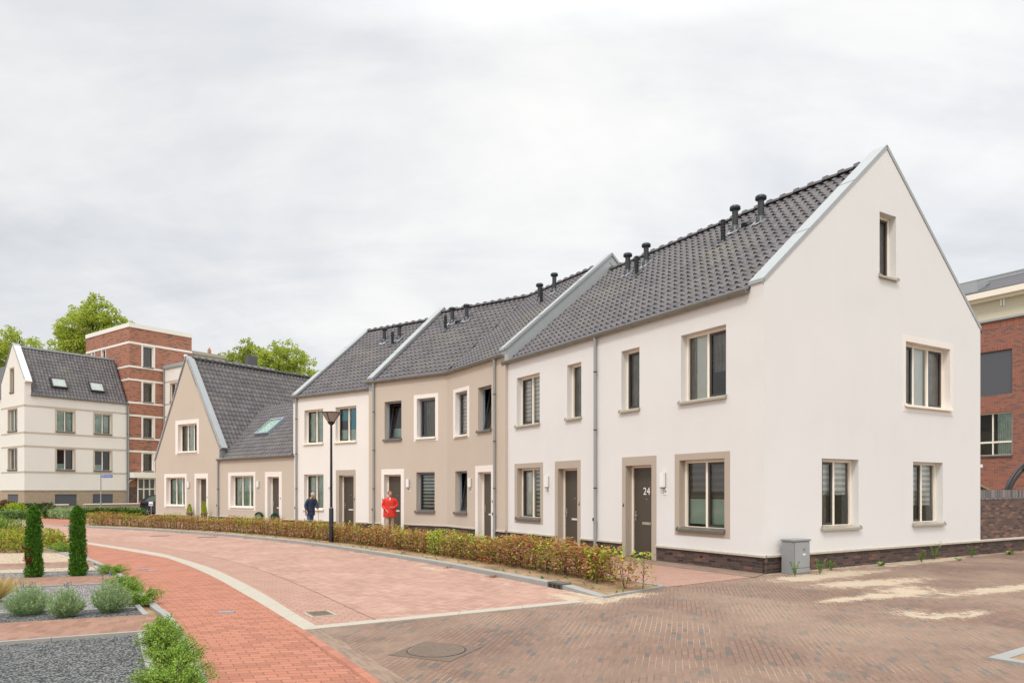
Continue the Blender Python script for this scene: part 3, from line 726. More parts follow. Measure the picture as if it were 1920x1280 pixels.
def shell(H, W, depth, ez, ridge, left=True, right=True, mat='plaster_white', half=None, bl=0.0, br=0.0):
    """rear, party and rear-roof surfaces that close the house; bl/br shift the rear corners"""
    half = half or depth / 2; mb = MB()
    mb.add([(W + br, depth, 0), (bl, depth, 0), (bl, depth, ez), (W + br, depth, ez)])
    if left: mb.add([(.03, 0, 0), (.03, 0, ez), (bl * half / depth + .03, half, ridge), (bl, depth, ez), (bl, depth, 0)])
    if right: mb.add([(W - .03, 0, 0), (W + br, depth, 0), (W + br, depth, ez), (W + br * half / depth - .03, half, ridge), (W - .03, 0, ez)])
    o = mb.build('rear_wall', M[mat], H)
    r_ = MB(); r_.add([(bl * half / depth, half, ridge + 0.02), (W + br * half / depth, half, ridge + 0.02), (W + br, depth + 0.1, ez), (bl, depth + 0.1, ez)])
    r_.build('rear_roof', M['tile_ridge'], H)
    f = MB(); f.add([(0.02, 0.4, 2.75), (W - 0.02, 0.4, 2.75), (W - 0.02, depth - .02, 2.75), (0.02, depth - .02, 2.75)]); f.add([(0.02, 1.9, 0), (W - 0.02, 1.9, 0), (W - 0.02, 1.9, ez), (0.02, 1.9, ez)])
    f.build('interior_wall', M['interior_wall'], H)
    return o
def roof_front(H, u0, u1, ez, half, clips=(), seed=1, y0=-0.07):
    c = 1 / math.hypot(1, SL); L = (half - y0) / c
    return tile_slope(H, 'roof', (u0, y0, ez + SL * y0), (1, 0, 0), (0, c, SL * c), u1 - u0, L, clips, seed=seed)

def house(name, Lp, Rp, label, group='houses of the curved terrace'):
    return empty(name, Lp, rz_of(Lp, Rp), label, 'house', group)
LW = [(0.5, 's'), (0.5, 'f')]
HALF, DEP = 4.24, 8.47

# ---- house 24 : white end house with the gable
H = house('terraced_house', P1, C0, 'white corner house with number 24 on its brown door and the full gable wall')
W = (C0 - P1).length; o_ = 4.706
def sh(*t): return (t[0] - o_, t[1] - o_, *t[2:])
dr = sh(5.87, 6.83, 0.0, 2.31); w1 = sh(7.77, 9.12, 0.80, 2.38); w2 = sh(7.82, 9.16, 3.70, 5.25); w3 = sh(5.70, 6.39, 3.70, 5.24)
fw_ = front_wall(H, W, 5.86, 'plaster_white', [(*w1, 0), (*w2, .17), (*w3, .17)], [dr])
surround(H, None, dr, (5.73 - o_, 7.0 - o_, 0.0, 2.53), 'plaster_surround', .22, door=True)
surround(H, None, w1, (7.62 - o_, 9.27 - o_, 0.66, 2.53), 'plaster_surround', .17)
window(H, None, w1, [(0.5, 'f'), (0.5, 's')], curt=[('blind_dark', .04, .96, .45, 1), ('frost', .04, .96, .08, .44)], sill='sill_tan')
window(H, None, w2, [(0.5, 'f'), (0.5, 's')], curt=[('curtain_grey', 0, .16, 0, 1), ('cloth_white', .17, .5, .05, 1), ('curtain_grey', .56, .98, .4, 1)])
window(H, None, w3, [(1, 's')], curt=['curtain_grey'])
door(H, None, dr, number='24', colourful=True)
wall_lamp(H, None, 7.27 - o_, 1.76, 2.11, num='24'); doorbell(H, None, 5.79 - o_)
plinth(H, None, [(0, 5.73 - o_), (7.0 - o_, W + 0.045)])
for u in (7.45, 8.4, 9.2): av = MB(); av.box(u - o_, u - o_ + 0.1, -0.012, 0.0, 0.19, 0.24); av.build('air_brick', M['black'], H)
roof_front(H, 0, W - 0.34, 5.84, HALF, seed=24)
gutter(H, -0.02, W - 0.36, 5.83)
ridge_tiles(H, (0, HALF, 5.84 + SL * HALF + 0.02), (W - 0.34, HALF, 5.84 + SL * HALF + 0.02))
# gable wall, in its own frame (u' from the street corner inwards)
GB = (Vector((W, 0, 0)), R(90))
g1, g2, gu, gs = (1.85, 3.16, 0.86, 2.38), (5.33, 6.65, 0.86, 2.38), (5.02, 6.98, 3.72, 5.25), (3.96, 4.62, 6.64, 8.13)
mb = MB(); grid_wall(mb, -0.0, DEP, 0.385, 9.8, [g1, g2, gu, gs])
for h in (g1, g2, gs): reveal(mb, *h, 0, .19)
gw = mb.build('gable_wall', M['plaster_gable'], H); bm = bmesh.new(); bm.from_mesh(gw.data)
k_ = (9.66 - 5.93) / HALF
for co, no in ((Vector((0, 0, 5.93)), Vector((-k_, 0, 1))), (Vector((DEP, 0, 5.93)), Vector((k_, 0, 1)))):
    bmesh.ops.bisect_plane(bm, geom=bm.verts[:] + bm.edges[:] + bm.faces[:], plane_co=co, plane_no=no, clear_outer=True)
bm.to_mesh(gw.data); bm.free(); place(gw, GB)
surround(H, GB, gu, (4.88, 7.13, 3.57, 5.40), 'surround_white', .17)
window(H, GB, g1, LW, curt=[('blind_light', .04, .96, .48, 1), ('curtain_grey', 0, .4, 0, .5)], sill='sill_metal')
window(H, GB, g2, LW, curt=[('blind_light', .04, .96, .30, 1)], sill='sill_metal')
window(H, GB, gu, [(0.3, 's'), (0.35, 'f'), (0.35, 's')], curt=[('curtain_grey', 0, .3, 0, 1), ('cloth_white', .33, .66, .02, 1), ('curtain_grey', .7, 1, 0, 1)], sill='frame_cream')
window(H, GB, gs, [(1, 's')], curt=['curtain_grey'])
plinth(H, GB, [(-0.008, DEP)])
parapet(H, W - 0.34, W - 0.004, 5.97, 9.72, sidem='plaster_gable', front=-0.03)
shell(H, W, DEP, 5.84, 5.84 + SL * HALF, right=False)
vent_slim(H, 6.41 - o_, 2.92, 5.84); vent_cap(H, 6.40 - o_, 3.40, 5.84); vent_cap(H, 7.31 - o_, 3.34, 5.84); roof_lump(H, 6.80 - o_, 3.45, 5.84)

# ---- house 26
H = house('terraced_house', P2, P1, 'white house with number 26, between the corner house and the taupe houses')
W = (P1 - P2).length
dr = (2.86, 3.81, 0, 2.31); w1 = (.61, 1.93, .80, 2.38); w2 = (.58, 1.90, 3.70, 5.24); w3 = (3.32, 3.99, 3.70, 5.24)
front_wall(H, W, 5.86, 'plaster_white', [(*w1, 0), (*w2, .17), (*w3, .17)], [dr])
surround(H, None, dr, (2.71, 3.96, 0, 2.53), 'plaster_surround', .22, door=True); surround(H, None, w1, (.45, 2.08, .66, 2.53), 'plaster_surround', .17)
window(H, None, w1, LW, curt=[('cloth_white', .05, .5, 0.02, 1), ('blind_stripe', .5, .96, 0, 1)], sill='sill_tan')
window(H, None, w2, [(0.5, 's'), (0.5, 'f')], curt=[('blind_light', .04, .96, .1, 1)]); window(H, None, w3, [(1, 'f')], curt=['curtain_grey'])
door(H, None, dr); wall_lamp(H, None, 2.35, 1.78, 2.11, num='26'); doorbell(H, None, 3.90)
plinth(H, None, [(0, 2.71), (3.96, W)])
roof_front(H, 0, W, 5.84, HALF, seed=26); gutter(H, -0.16, W - 0.03, 5.83); downpipe(H, 4.70, 5.77)
ridge_tiles(H, (0.1, HALF, 5.84 + SL * HALF + 0.02), (W, HALF, 5.84 + SL * HALF + 0.02))
shell(H, W, DEP, 5.84, 5.84 + SL * HALF)
vent_cap(H, 2.03, 3.33, 5.84); vent_slim(H, 2.93, 2.92, 5.84); vent_cap(H, 2.72, 3.50, 5.84, h=.66)

# ---- house 28 (taupe, right of the bend)
EZ2 = 6.09
H = house('terraced_house', B1, Q0, 'taupe house right of the bend, its white door surround beside the downpipe')
W = (Q0 - B1).length; rzH = rz_of(B1, Q0); bis = Vector((0.7312, 0.6822, 0)); Mi = Matrix.Rotation(-rzH, 4, 'Z')
bl = Mi @ bis                                    # bisector in local axes
clipn = Vector((-bl.y, bl.x, 0)); clipn = clipn if clipn.x < 0 else -clipn
dr = (2.41, 3.35, 0, 2.31); w1 = (.67, 1.61, .86, 2.38); w2 = (.68, 1.62, 3.66, 5.25); w3 = (2.43, 3.37, 3.70, 5.22)
front_wall(H, W, EZ2 + .02, 'plaster_tan', [(*w1, .17), (*w2, 0), (*w3, .17)], [dr])
surround(H, None, dr, (2.23, 3.50, 0, 2.53), 'surround_white', .22, door=True); surround(H, None, w2, (.51, 1.78, 3.58, 5.38), 'surround_white', .17)
window(H, None, w1, [(1, 't')], 'frame_blue', curt=['curtain_green'], sill='sill_tan'); window(H, None, w2, [(1, 's')], 'frame_blue', curt=['blind_light'], sill='frame_white')
window(H, None, w3, [(1, 't')], 'frame_blue', curt=[('curtain_green', .3, .9, 0, .95)], sill='sill_tan')
door(H, None, dr); wall_lamp(H, None, 1.90, 1.79, 2.12, num='28'); doorbell(H, None, 3.44)
plinth(H, None, [(0, 2.23), (3.50, W)])
en = MB(); en.add([(W, 0, .385), (W, .12, .385), (W, .12, EZ2), (W, 0, EZ2)]); en.build('wall_return', M['plaster_tan'], H)
roof_front(H, -2.4, W - 0.26, EZ2, 4.30, clips=[(Vector((0, 0, 0)), clipn)], seed=28)
gutter(H, -0.05, W - 0.02, EZ2 - 0.01); downpipe(H, 3.68, EZ2 - .07)
xr = bl.x / bl.y * 4.30
ridge_tiles(H, (xr + 0.02, 4.30, EZ2 + SL * 4.3 + 0.02), (W - 0.24, 4.30, EZ2 + SL * 4.3 + 0.02))
parapet(H, W - 0.27, W + 0.0, 6.27, 10.10, depth=8.6, half=4.4, base_drop=0.75, front=-0.05)
shell(H, W, 8.6, EZ2, EZ2 + SL * 4.3, left=False, mat='plaster_tan', bl=bl.x / bl.y * 8.6)
vent_cap(H, 1.22, 3.34, EZ2); vent_slim(H, 1.84, 3.00, EZ2); vent_cap(H, 1.75, 3.66, EZ2, h=.7)

# ---- house 30 (taupe, left of the bend)
H = house('terraced_house', P3, B1, 'taupe house left of the bend, with the person in red before its door')
W = (B1 - P3).length; rzH = rz_of(P3, B1); Mi = Matrix.Rotation(-rzH, 4, 'Z'); bl = Mi @ bis
clipn = Vector((-bl.y, bl.x, 0)); clipn = clipn if clipn.x > 0 else -clipn
dr = (.87, 1.80, 0, 2.31); w1 = (2.62, 3.56, .86, 2.38); w2 = (2.65, 3.59, 3.69, 5.22); w3 = (.90, 1.83, 3.68, 5.22)
front_wall(H, W, EZ2 + .02, 'plaster_tan', [(*w1, .17), (*w2, 0), (*w3, .17)], [dr])
surround(H, None, dr, (.72, 1.97, 0, 2.53), 'surround_white', .22, door=True); surround(H, None, w2, (2.49, 3.74, 3.57, 5.37), 'surround_white', .17)
window(H, None, w1, [(1, 's')], 'frame_blue', curt=['blind_stripe'], sill='sill_tan'); window(H, None, w2, [(1, 's')], 'frame_blue', curt=[('curtain_grey', .3, .9, 0, 1)], sill='frame_white')
window(H, None, w3, [(1, 't')], 'frame_blue', curt=[('frost', .0, 1, 0, .33)], sill='sill_tan')
door(H, None, dr); wall_lamp(H, None, 2.22, 1.80, 2.12, num='30'); doorbell(H, None, .79)
plinth(H, None, [(0, .72), (1.97, W)])
roof_front(H, 0.26, W + 2.4, EZ2, 4.30, clips=[(Vector((W, 0, 0)), clipn)], seed=30)
gutter(H, -0.10, W + 0.05, EZ2 - 0.01); downpipe(H, .34, EZ2 - .07)
xr = W + bl.x / bl.y * 4.30
ridge_tiles(H, (0.24, 4.30, EZ2 + SL * 4.3 + 0.02), (xr - 0.02, 4.30, EZ2 + SL * 4.3 + 0.02))
parapet(H, 0.0, 0.27, 6.25, 10.03, depth=8.6, half=4.4, base_drop=0.75, front=-0.05)
shell(H, W, 8.6, EZ2, EZ2 + SL * 4.3, right=False, mat='plaster_tan', br=bl.x / bl.y * 8.6)
vent_slim(H, 1.63, 2.89, EZ2); vent_cap(H, 1.66, 3.31, EZ2); vent_cap(H, 2.43, 3.34, EZ2); roof_lump(H, 2.05, 3.30, EZ2)

# ---- house 32 (white, behind the lamp post)
H = house('terraced_house', P4, P3b, 'white house behind the street lamp, with a teal blind in one upper window')
W = (P3b - P4).length
dr = (3.02, 3.92, 0, 2.31); w1 = (.74, 2.03, .85, 2.38); w2 = (.76, 2.01, 3.72, 5.21); w3 = (2.80, 4.08, 3.72, 5.21)
front_wall(H, W, 5.86, 'plaster_cream', [(*w1, .17), (*w2, .17), (*w3, .17)], [dr])
surround(H, None, dr, (2.83, 4.04, 0, 2.54), 'plaster_surround', .22, door=True)
window(H, None, w1, LW, curt=['curtain_green'], sill='frame_cream'); window(H, None, w2, LW, curt=['curtain_green'], sill='frame_cream')
window(H, None, w3, LW, curt=[('teal_blind', .04, .97, .62, 1), ('frost', .04, .97, 0, .36), ('teal_blind', .52, .97, .36, .62)], sill='frame_cream')
door(H, None, dr); wall_lamp(H, None, 2.50, 1.80, 2.13, num='32'); doorbell(H, None, 3.98)
plinth(H, None, [(0, 2.83), (4.04, W)])
roof_front(H, 0.26, W, 5.84, 4.35, seed=32); gutter(H, 0.06, W, 5.83); downpipe(H, .28, 5.77)
ridge_tiles(H, (0.24, 4.35, 5.84 + SL * 4.35 + 0.02), (W, 4.35, 5.84 + SL * 4.35 + 0.02))
parapet(H, 0.0, 0.27, 5.96, 9.70, depth=8.7, half=4.4, front=-0.05)
shell(H, W, 8.7, 5.84, 5.84 + SL * 4.35, mat='plaster_cream')
vent_cap(H, 2.49, 3.18, 5.84); vent_slim(H, 3.36, 2.84, 5.84); vent_cap(H, 3.40, 3.23, 5.84)

# ---- gable house at the far end (taupe) and the low house beside it
SL5 = 1.66; HW5 = 2.98; RZ5 = 8.80
n5 = Vector((0.56, 0.828, 0)).normalized(); d5 = (P5 - P6).normalized()
H = house('terraced_house', P5, P4, 'low taupe house with a roof window, between the steep gable and the white house')
W = (P4 - P5).length; rzH = rz_of(P5, P4); Mi = Matrix.Rotation(-rzH, 4, 'Z')
dr = (4.60, 5.60, 0, 2.31); w1 = (1.12, 3.34, .85, 2.40)
front_wall(H, W + .05, 3.32, 'plaster_tan', [(*w1, 0)], [dr])
surround(H, None, dr, (4.38, 5.83, 0, 2.54), 'surround_white', .24, door=True); surround(H, None, w1, (.88, 3.51, .70, 2.57), 'surround_white', .2)
window(H, None, w1, [(0.36, 's'), (0.34, 'f'), (0.30, 'f')], rec=.2, curt=[('curtain_green', 0, .4, 0, 1), ('curtain_teal', .36, .96, 0, 1)], sill='frame_white')
door(H, None, dr, rec=.22); wall_lamp(H, None, 3.82, 1.82, 2.12, num='34'); doorbell(H, None, 5.72)
plinth(H, None, [(0, 4.38), (5.83, W)])
# clip planes in local axes: right slope of the gable house; left flank of the white house
apex5 = P6 + d5 * HW5
loc = lambda p: Mi @ (p - P5)
n_sl = Mi @ (Vector((d5.x, d5.y, 0)) * SL5 + Vector((0, 0, 1)))        # normal of the gable house's right slope
co_sl = loc(Vector((apex5.x, apex5.y, RZ5)))
e3 = (P3b - P4).normalized(); co_w = loc(P4 + Vector((0, 0, 0))); n_w = Mi @ e3
c4 = 1 / math.hypot(1, .87)
tile_slope(H, 'roof', (-4, -0.07, 3.27 - .06), (1, 0, 0), (0, c4, .87 * c4), W + 7, 3.68 / c4, clips=[(co_sl, -n_sl), (co_w, n_w)], seed=34)
gutter(H, -0.10, W + 0.10, 3.26)
rb = loc(P4 + Vector((0.575, 0.818, 0)) * 3.7)
ridge_tiles(H, (2.05, 3.61, 3.27 + .87 * 3.61 + .02), (rb.x + .05, 3.61, 3.27 + .87 * 3.61 + .02))
mb = MB(); mb.add([(-1, 3.61, 6.39), (W + 2.0, 3.61, 6.39), (W + 4, 7.3, 3.2), (-1, 7.3, 3.2)]); mb.build('rear_roof', M['tile_ridge'], H)
# valley gutter
sk = MB(); s4 = Vector((0, c4, .87 * c4)); nn4 = Vector((0, -.87 * c4, c4))
def onr(u, v, h): return Vector((u, v, 3.27 + .87 * v)) + nn4 * h
us0, us1, vs0, vs1 = 1.12, 2.42, 1.36, 2.32
for (a, e, f, g) in ((us0, us1, vs0, vs0 + .07), (us0, us1, vs1 - .07, vs1), (us0, us0 + .09, vs0 + .07, vs1 - .07), (us1 - .09, us1, vs0 + .07, vs1 - .07)):
    P = [onr(a, f, .03), onr(e, f, .03), onr(e, g, .03), onr(a, g, .03), onr(a, f, .18), onr(e, f, .18), onr(e, g, .18), onr(a, g, .18)]
    sk.mesh(P, [(4, 5, 6, 7), (0, 1, 5, 4), (1, 2, 6, 5), (2, 3, 7, 6), (3, 0, 4, 7)])
so_ = sk.build('skylight', M['frame_blue'], H)
gl = MB(); gl.add([onr(us0 + .09, vs0 + .07, .155), onr(us1 - .09, vs0 + .07, .155), onr(us1 - .09, vs1 - .07, .155), onr(us0 + .09, vs1 - .07, .155)]); gl.build('glass_pane', M['glass'], so_)
bl_ = MB(); bl_.add([onr(us0 + .09, vs0 + .07, .125), onr(us1 - .09, vs0 + .07, .125), onr(us1 - .09, vs1 - .07, .125), onr(us0 + .09, vs1 - .07, .125)]); bl_.build('blind', M['frost'], so_)

H = house('terraced_house', P6, P5, 'taupe gable-fronted house with steep roof at the far end of the terrace')
W = (P5 - P6).length
dr = (3.90, 4.80, 0, 2.31); w1 = (1.05, 2.85, .85, 2.38); w2 = (2.19, 3.95, 3.72, 5.22)
mb = MB(); grid_wall(mb, 0, W, .385, 8.85, [w1, w2, (dr[0], dr[1], -1, dr[3])])
gw = mb.build('gable_wall', M['plaster_tan'], H); bm = bmesh.new(); bm.from_mesh(gw.data)
kl, kr = (8.85 - 3.45) / HW5, (8.85 - 3.98) / (W - HW5)
for co, no in ((Vector((0, 0, 3.45)), Vector((-kl, 0, 1))), (Vector((W, 0, 3.98)), Vector((kr, 0, 1)))):
    bmesh.ops.bisect_plane(bm, geom=bm.verts[:] + bm.edges[:] + bm.faces[:], plane_co=co, plane_no=no, clear_outer=True)
bm.to_mesh(gw.data); bm.free()
surround(H, None, dr, (3.74, 4.95, 0, 2.56), 'surround_white', .24, door=True); surround(H, None, w1, (.86, 3.01, .72, 2.57), 'surround_white', .2); surround(H, None, w2, (1.95, 4.14, 3.60, 5.44), 'surround_white', .2)
window(H, None, w1, [(0.36, 's'), (0.34, 'f'), (0.30, 'f')], rec=.2, curt=['curtain_teal'], sill='frame_white')
window(H, None, w2, [(0.34, 's'), (0.36, 'f'), (0.30, 's')], rec=.2, curt=[('curtain_green', .3, .65, 0, 1), ('curtain_grey', .02, .3, 0, 1)], sill='frame_white')
door(H, None, dr, rec=.22); wall_lamp(H, None, 3.26, 1.82, 2.14, num='36'); doorbell(H, None, 4.88)
plinth(H, None, [(0, 3.74), (4.95, W)])
LR = 9.6
cr, cl_ = 1 / math.hypot(1, kr), 1 / math.hypot(1, kl)
# right slope: courses run along +y; udir = +y reversed so the normal points out
tile_slope(H, 'roof', (W + 0.45, 0.30, 3.98 - 0.45 * kr - .12), (0, 1, 0), (-cr, 0, kr * cr), LR, (W + 0.45 - HW5) / cr, seed=36)
tile_slope(H, 'roof', (-0.06, LR + .3, 3.45 - 0.06 * kl - .12), (0, -1, 0), (cl_, 0, kl * cl_), LR, (HW5 + 0.06) / cl_, seed=37)
ridge_tiles(H, (HW5, 0.3, RZ5 - .02), (HW5, LR + .3, RZ5 - .02))
pz = MB()      # folded-sheet verge over the gable wall
def slab(a, c, th, y0, y1, up=True):
    a, c = Vector((a[0], 0, a[1])), Vector((c[0], 0, c[1])); d = (c - a).normalized(); n = Vector((-d.z, 0, d.x)); n = n if n.z > 0 else -n
    q = [a, c, c + n * th, a + n * th]
    pz.mesh([Vector((p.x, y0, p.z)) for p in q] + [Vector((p.x, y1, p.z)) for p in q], [(0, 1, 2, 3), (7, 6, 5, 4), (0, 4, 5, 1), (1, 5, 6, 2), (2, 6, 7, 3), (3, 7, 4, 0)])
slab((HW5, 8.84), (W + .03, 3.93), .05, -.04, .36); slab((-.05, 3.36), (HW5, 8.84), .05, -.04, .36)
pz.box(W - .02, W + .012, -.02, .36, 3.22, 3.97)
pz.build('verge_capping', M['zinc'], H)
pz = MB(); slab((HW5, 8.62), (W - .0, 3.74), .22, .0, .34); slab((-.03, 3.24), (HW5, 8.62), .22, .0, .34); pz.build('verge_upstand', M['zinc'], H)
downpipe(H, W - 0.06, 3.20)
mb = MB(); mb.add([(0, 0, 0), (0, 0, 3.45), (0, LR, 3.45), (0, LR, 0)]); mb.add([(W, 0, 0), (W, LR, 0), (W, LR, 3.9), (W, 0, 3.9)]); mb.add([(0, LR, 0), (0, LR, 3.45), (HW5, LR, 8.7), (W, LR, 3.9), (W, LR, 0)]); mb.build('rear_wall', M['plaster_tan'], H)
f = MB(); f.add([(0.02, .5, 2.8), (W - .02, .5, 2.8), (W - .02, LR - .02, 2.8), (.02, LR - .02, 2.8)]); f.add([(0.02, 2.6, 0), (W - .02, 2.6, 0), (W - .02, 2.6, 4.0), (.02, 2.6, 4.0)]); f.build('interior_wall', M['interior_wall'], H)

# ------------------------------------------------------------------ ground, road, paths
def catmull(P, per=8):
    P = [Vector((*p, 0)) for p in P]; out = []
    for i in range(len(P) - 1):
        p0, p1, p2, p3 = P[max(i - 1, 0)], P[i], P[i + 1], P[min(i + 2, len(P) - 1)]
        for k in range(per):
            t = k / per
            out.append(0.5 * ((2 * p1) + (-p0 + p2) * t + (2 * p0 - 5 * p1 + 4 * p2 - p3) * t * t + (-p0 + 3 * p1 - 3 * p2 + p3) * t ** 3))
    out.append(P[-1]); return out
def resample(P, n):
    d = [0]
    for a, c in zip(P, P[1:]): d.append(d[-1] + (c - a).length)
    out = []; j = 0
    for k in range(n + 1):
        t = d[-1] * k / n
        while j < len(d) - 2 and d[j + 1] < t: j += 1
        f = (t - d[j]) / max(1e-9, d[j + 1] - d[j]); out.append(P[j].lerp(P[j + 1], min(1, f)))
    return out
def offset(P, w):      # to the left of travel for w > 0
    out = []
    for i, p in enumerate(P):
        d = (P[min(i + 1, len(P) - 1)] - P[max(i - 1, 0)]).normalized(); out.append(p + Vector((-d.y, d.x, 0)) * w)
    return out
def flat(name, poly, z, mat, label=None, kind='structure'):
    mb = MB(); mb.add([(x, y, z) for x, y, *_ in poly]); o = mb.build(name, M[mat]); o['kind'] = kind
    bm = bmesh.new(); bm.from_mesh(o.data); bmesh.ops.triangulate(bm, faces=bm.faces); 
    for f in bm.faces:
        if f.normal.z < 0: f.normal_flip()
    bm.to_mesh(o.data); bm.free(); return o
def strip(name, A, B_, z, mat, across=1, uvmode='xy', sand=None):
    n = len(A) - 1; mb = MB(); arc = 0
    vs = []; uvs = []
    for i in range(n + 1):
        if i: arc += ((A[i] + B_[i]) / 2 - (A[i - 1] + B_[i - 1]) / 2).length
        w = (B_[i] - A[i]).length
        for k in range(across + 1):
            p = A[i].lerp(B_[i], k / across); vs.append((p.x, p.y, z)); uvs.append((p.x, p.y) if uvmode == 'xy' else ((w * k / across, arc) if uvmode == 'arc' else (arc, w * k / across)))
    fs = [(i * (across + 1) + k, i * (across + 1) + k + 1, (i + 1) * (across + 1) + k + 1, (i + 1) * (across + 1) + k) for i in range(n) for k in range(across)]
    me = bpy.data.meshes.new(name); me.from_pydata(vs, [], fs); me.materials.append(M[mat]); u = me.uv_layers.new(name='UVMap').data
    for p in me.polygons:
        for li, vi in zip(p.loop_indices, p.vertices): u[li].uv = uvs[vi]
    if sand:
        at = me.attributes.new('sand', 'FLOAT', 'POINT')
        for i, v in enumerate(me.vertices): at.data[i].value = sand(v.co, (i % (across + 1)) / across)
    me.update(); 
    if me.polygons[0].normal.z < 0: me.flip_normals()
    o = bpy.data.objects.new(name, me); COL.objects.link(o); o['kind'] = 'structure'; return o

g = MB(); g.add([(-900, -300, -0.03), (900, -300, -0.03), (900, 1500, -0.03), (-900, 1500, -0.03)]); g.build('ground', M['far_ground'])['kind'] = 'structure'

KERB = [(1.41, 11.24), (0.95, 12.0), (0.55, 12.62), (-1.21, 15.35), (-2.60, 17.35), (-3.72, 18.80), (-5.4, 20.95), (-7.17, 22.94), (-8.87, 24.60), (-10.98, 26.50), (-14.96, 29.50), (-19.15, 31.99), (-20.9, 33.2)]
KERB2 = [(-24.9, 37.0), (-25.6, 37.6), (-27.4, 38.2), (-33, 40.5), (-46, 45)]
BAND_O = [(-2.44, 8.87), (-2.94, 9.71), (-4.41, 12.20), (-6.4, 15.25), (-8.45, 17.90), (-9.75, 19.35), (-13.81, 23.10), (-16.0, 24.9), (-20.5, 28.2), (-27, 32.3), (-36, 37), (-46, 41)]
BAND_I = [(-2.51, 8.60), (-2.82, 9.10), (-3.89, 10.84), (-6.0, 14.15), (-8.00, 16.95), (-9.3, 18.45), (-13.4, 22.35), (-15.6, 24.15), (-20.1, 27.5), (-26.6, 31.6), (-35.6, 36.3), (-46, 40.4)]
GKERB = [(0.2, -1.0), (-0.75, 2.0), (-1.9, 4.6), (-2.83, 6.55), (-4.42, 9.29), (-5.0, 10.12), (-6.28, 12.02), (-8.2, 14.75), (-10.48, 17.54), (-12.95, 20.0), (-15.9, 22.2), (-20.5, 25.3), (-27, 29.4), (-36, 34), (-46, 38)]
CYC_R = [(1.9, -1.0), (0.75, 2.2), (-0.15, 4.2), (-1.16, 6.27), (-2.51, 8.60)] + BAND_I[2:]
k1 = catmull(KERB); bo = catmull(BAND_O); bi = catmull(BAND_I); gk = catmull(GKERB); cr_ = catmull(CYC_R)
def gauss(p, c, sx, sy=None):
    dx, dy = p.x - c[0], p.y - c[1]; ca, sa = 0.856, 0.517
    u, v = dx * ca + dy * sa, -dx * sa + dy * ca
    return math.exp(-(u / sx) ** 2 - (v / (sy or sx)) ** 2)
SANDS = [((5.6, 13.75), 1.0, .35), ((6.9, 14.6), 1.4, .42), ((6.0, 12.9), .9, .4), ((7.2, 13.3), 1.2, .35), ((6.8, 12.3), .7, .25), ((5.7, 11.35), .9, .22), ((6.6, 11.7), .8, .22), ((7.9, 12.0), 1.3, .25),
         ((9.2, 12.6), 1.2, .2), ((5.55, 9.75), .45, .4), ((6.3, 9.8), .5, .2), ((1.35, 11.0), .45, .35), ((2.0, 11.55), .5, .25), ((0.7, 10.95), .4, .25), ((5.0, 11.0), .4, .12), ((9.0, 16.3), 1.0, .2), ((10.5, 17.3), .9, .2)]
def sand_sq(p, k=0):
    a = sum(.86 * gauss(p, c, sx, sy) for c, sx, sy in SANDS)
    d = (Vector((p.x, p.y, 0)) - C0).dot(Vector((0.517, -0.856, 0))); s = (Vector((p.x, p.y, 0)) - C0).dot(Vector((0.856, 0.517, 0)))
    if s > -0.3 and d > -0.2: a += 0.62 * math.exp(-(d / 0.28) ** 2)
    return min(a, 1.0)
nx = 110; ny = 120
A = [Vector((-6, -2 + 24 * i / ny, 0)) for i in range(ny + 1)]; B_ = [Vector((22, -2 + 24 * i / ny, 0)) for i in range(ny + 1)]
strip('square_paving', A, B_, 0.0, 'square_block', across=nx, sand=sand_sq)
# the road between the flush band and the kerb
rk = resample(k1, 60); rbo = resample(catmull(BAND_O[:9]), 60)
def sand_rd(p, k): 
    w = 1.0 if p.y < 24 else max(0, 1 - (p.y - 24) / 6)
    return 0.52 * w * math.exp(-((1 - k) / 0.045) ** 2) + 0.50 * w * math.exp(-((0.90 - k) / 0.03) ** 2) + 0.75 * gauss(p, (1.0, 11.1), .5, .5)
strip('road', rbo, rk, 0.004, 'road_block', across=48, sand=sand_rd)
far = [rbo[-1], Vector((-27, 32.3, 0)), Vector((-46, 41, 0)), *[Vector((x, y, 0)) for x, y in KERB2[::-1]], rk[-1]]
flat('road', far, 0.004, 'road_block')
flat('road_edge', [*offset(bo, -0.0)[:52], *offset(bo, -0.78)[:52][::-1]], 0.008, 'foot_block')
strip('road_edge', bo[:60], offset(bo, -0.10)[:60], 0.009, 'foot_block', uvmode='arc')
simple('joint_dark', srgb(112, 78, 66), .9)
strip('road_joint', offset(bo, -0.78)[:52], offset(bo, -0.797)[:52], 0.009, 'joint_dark')
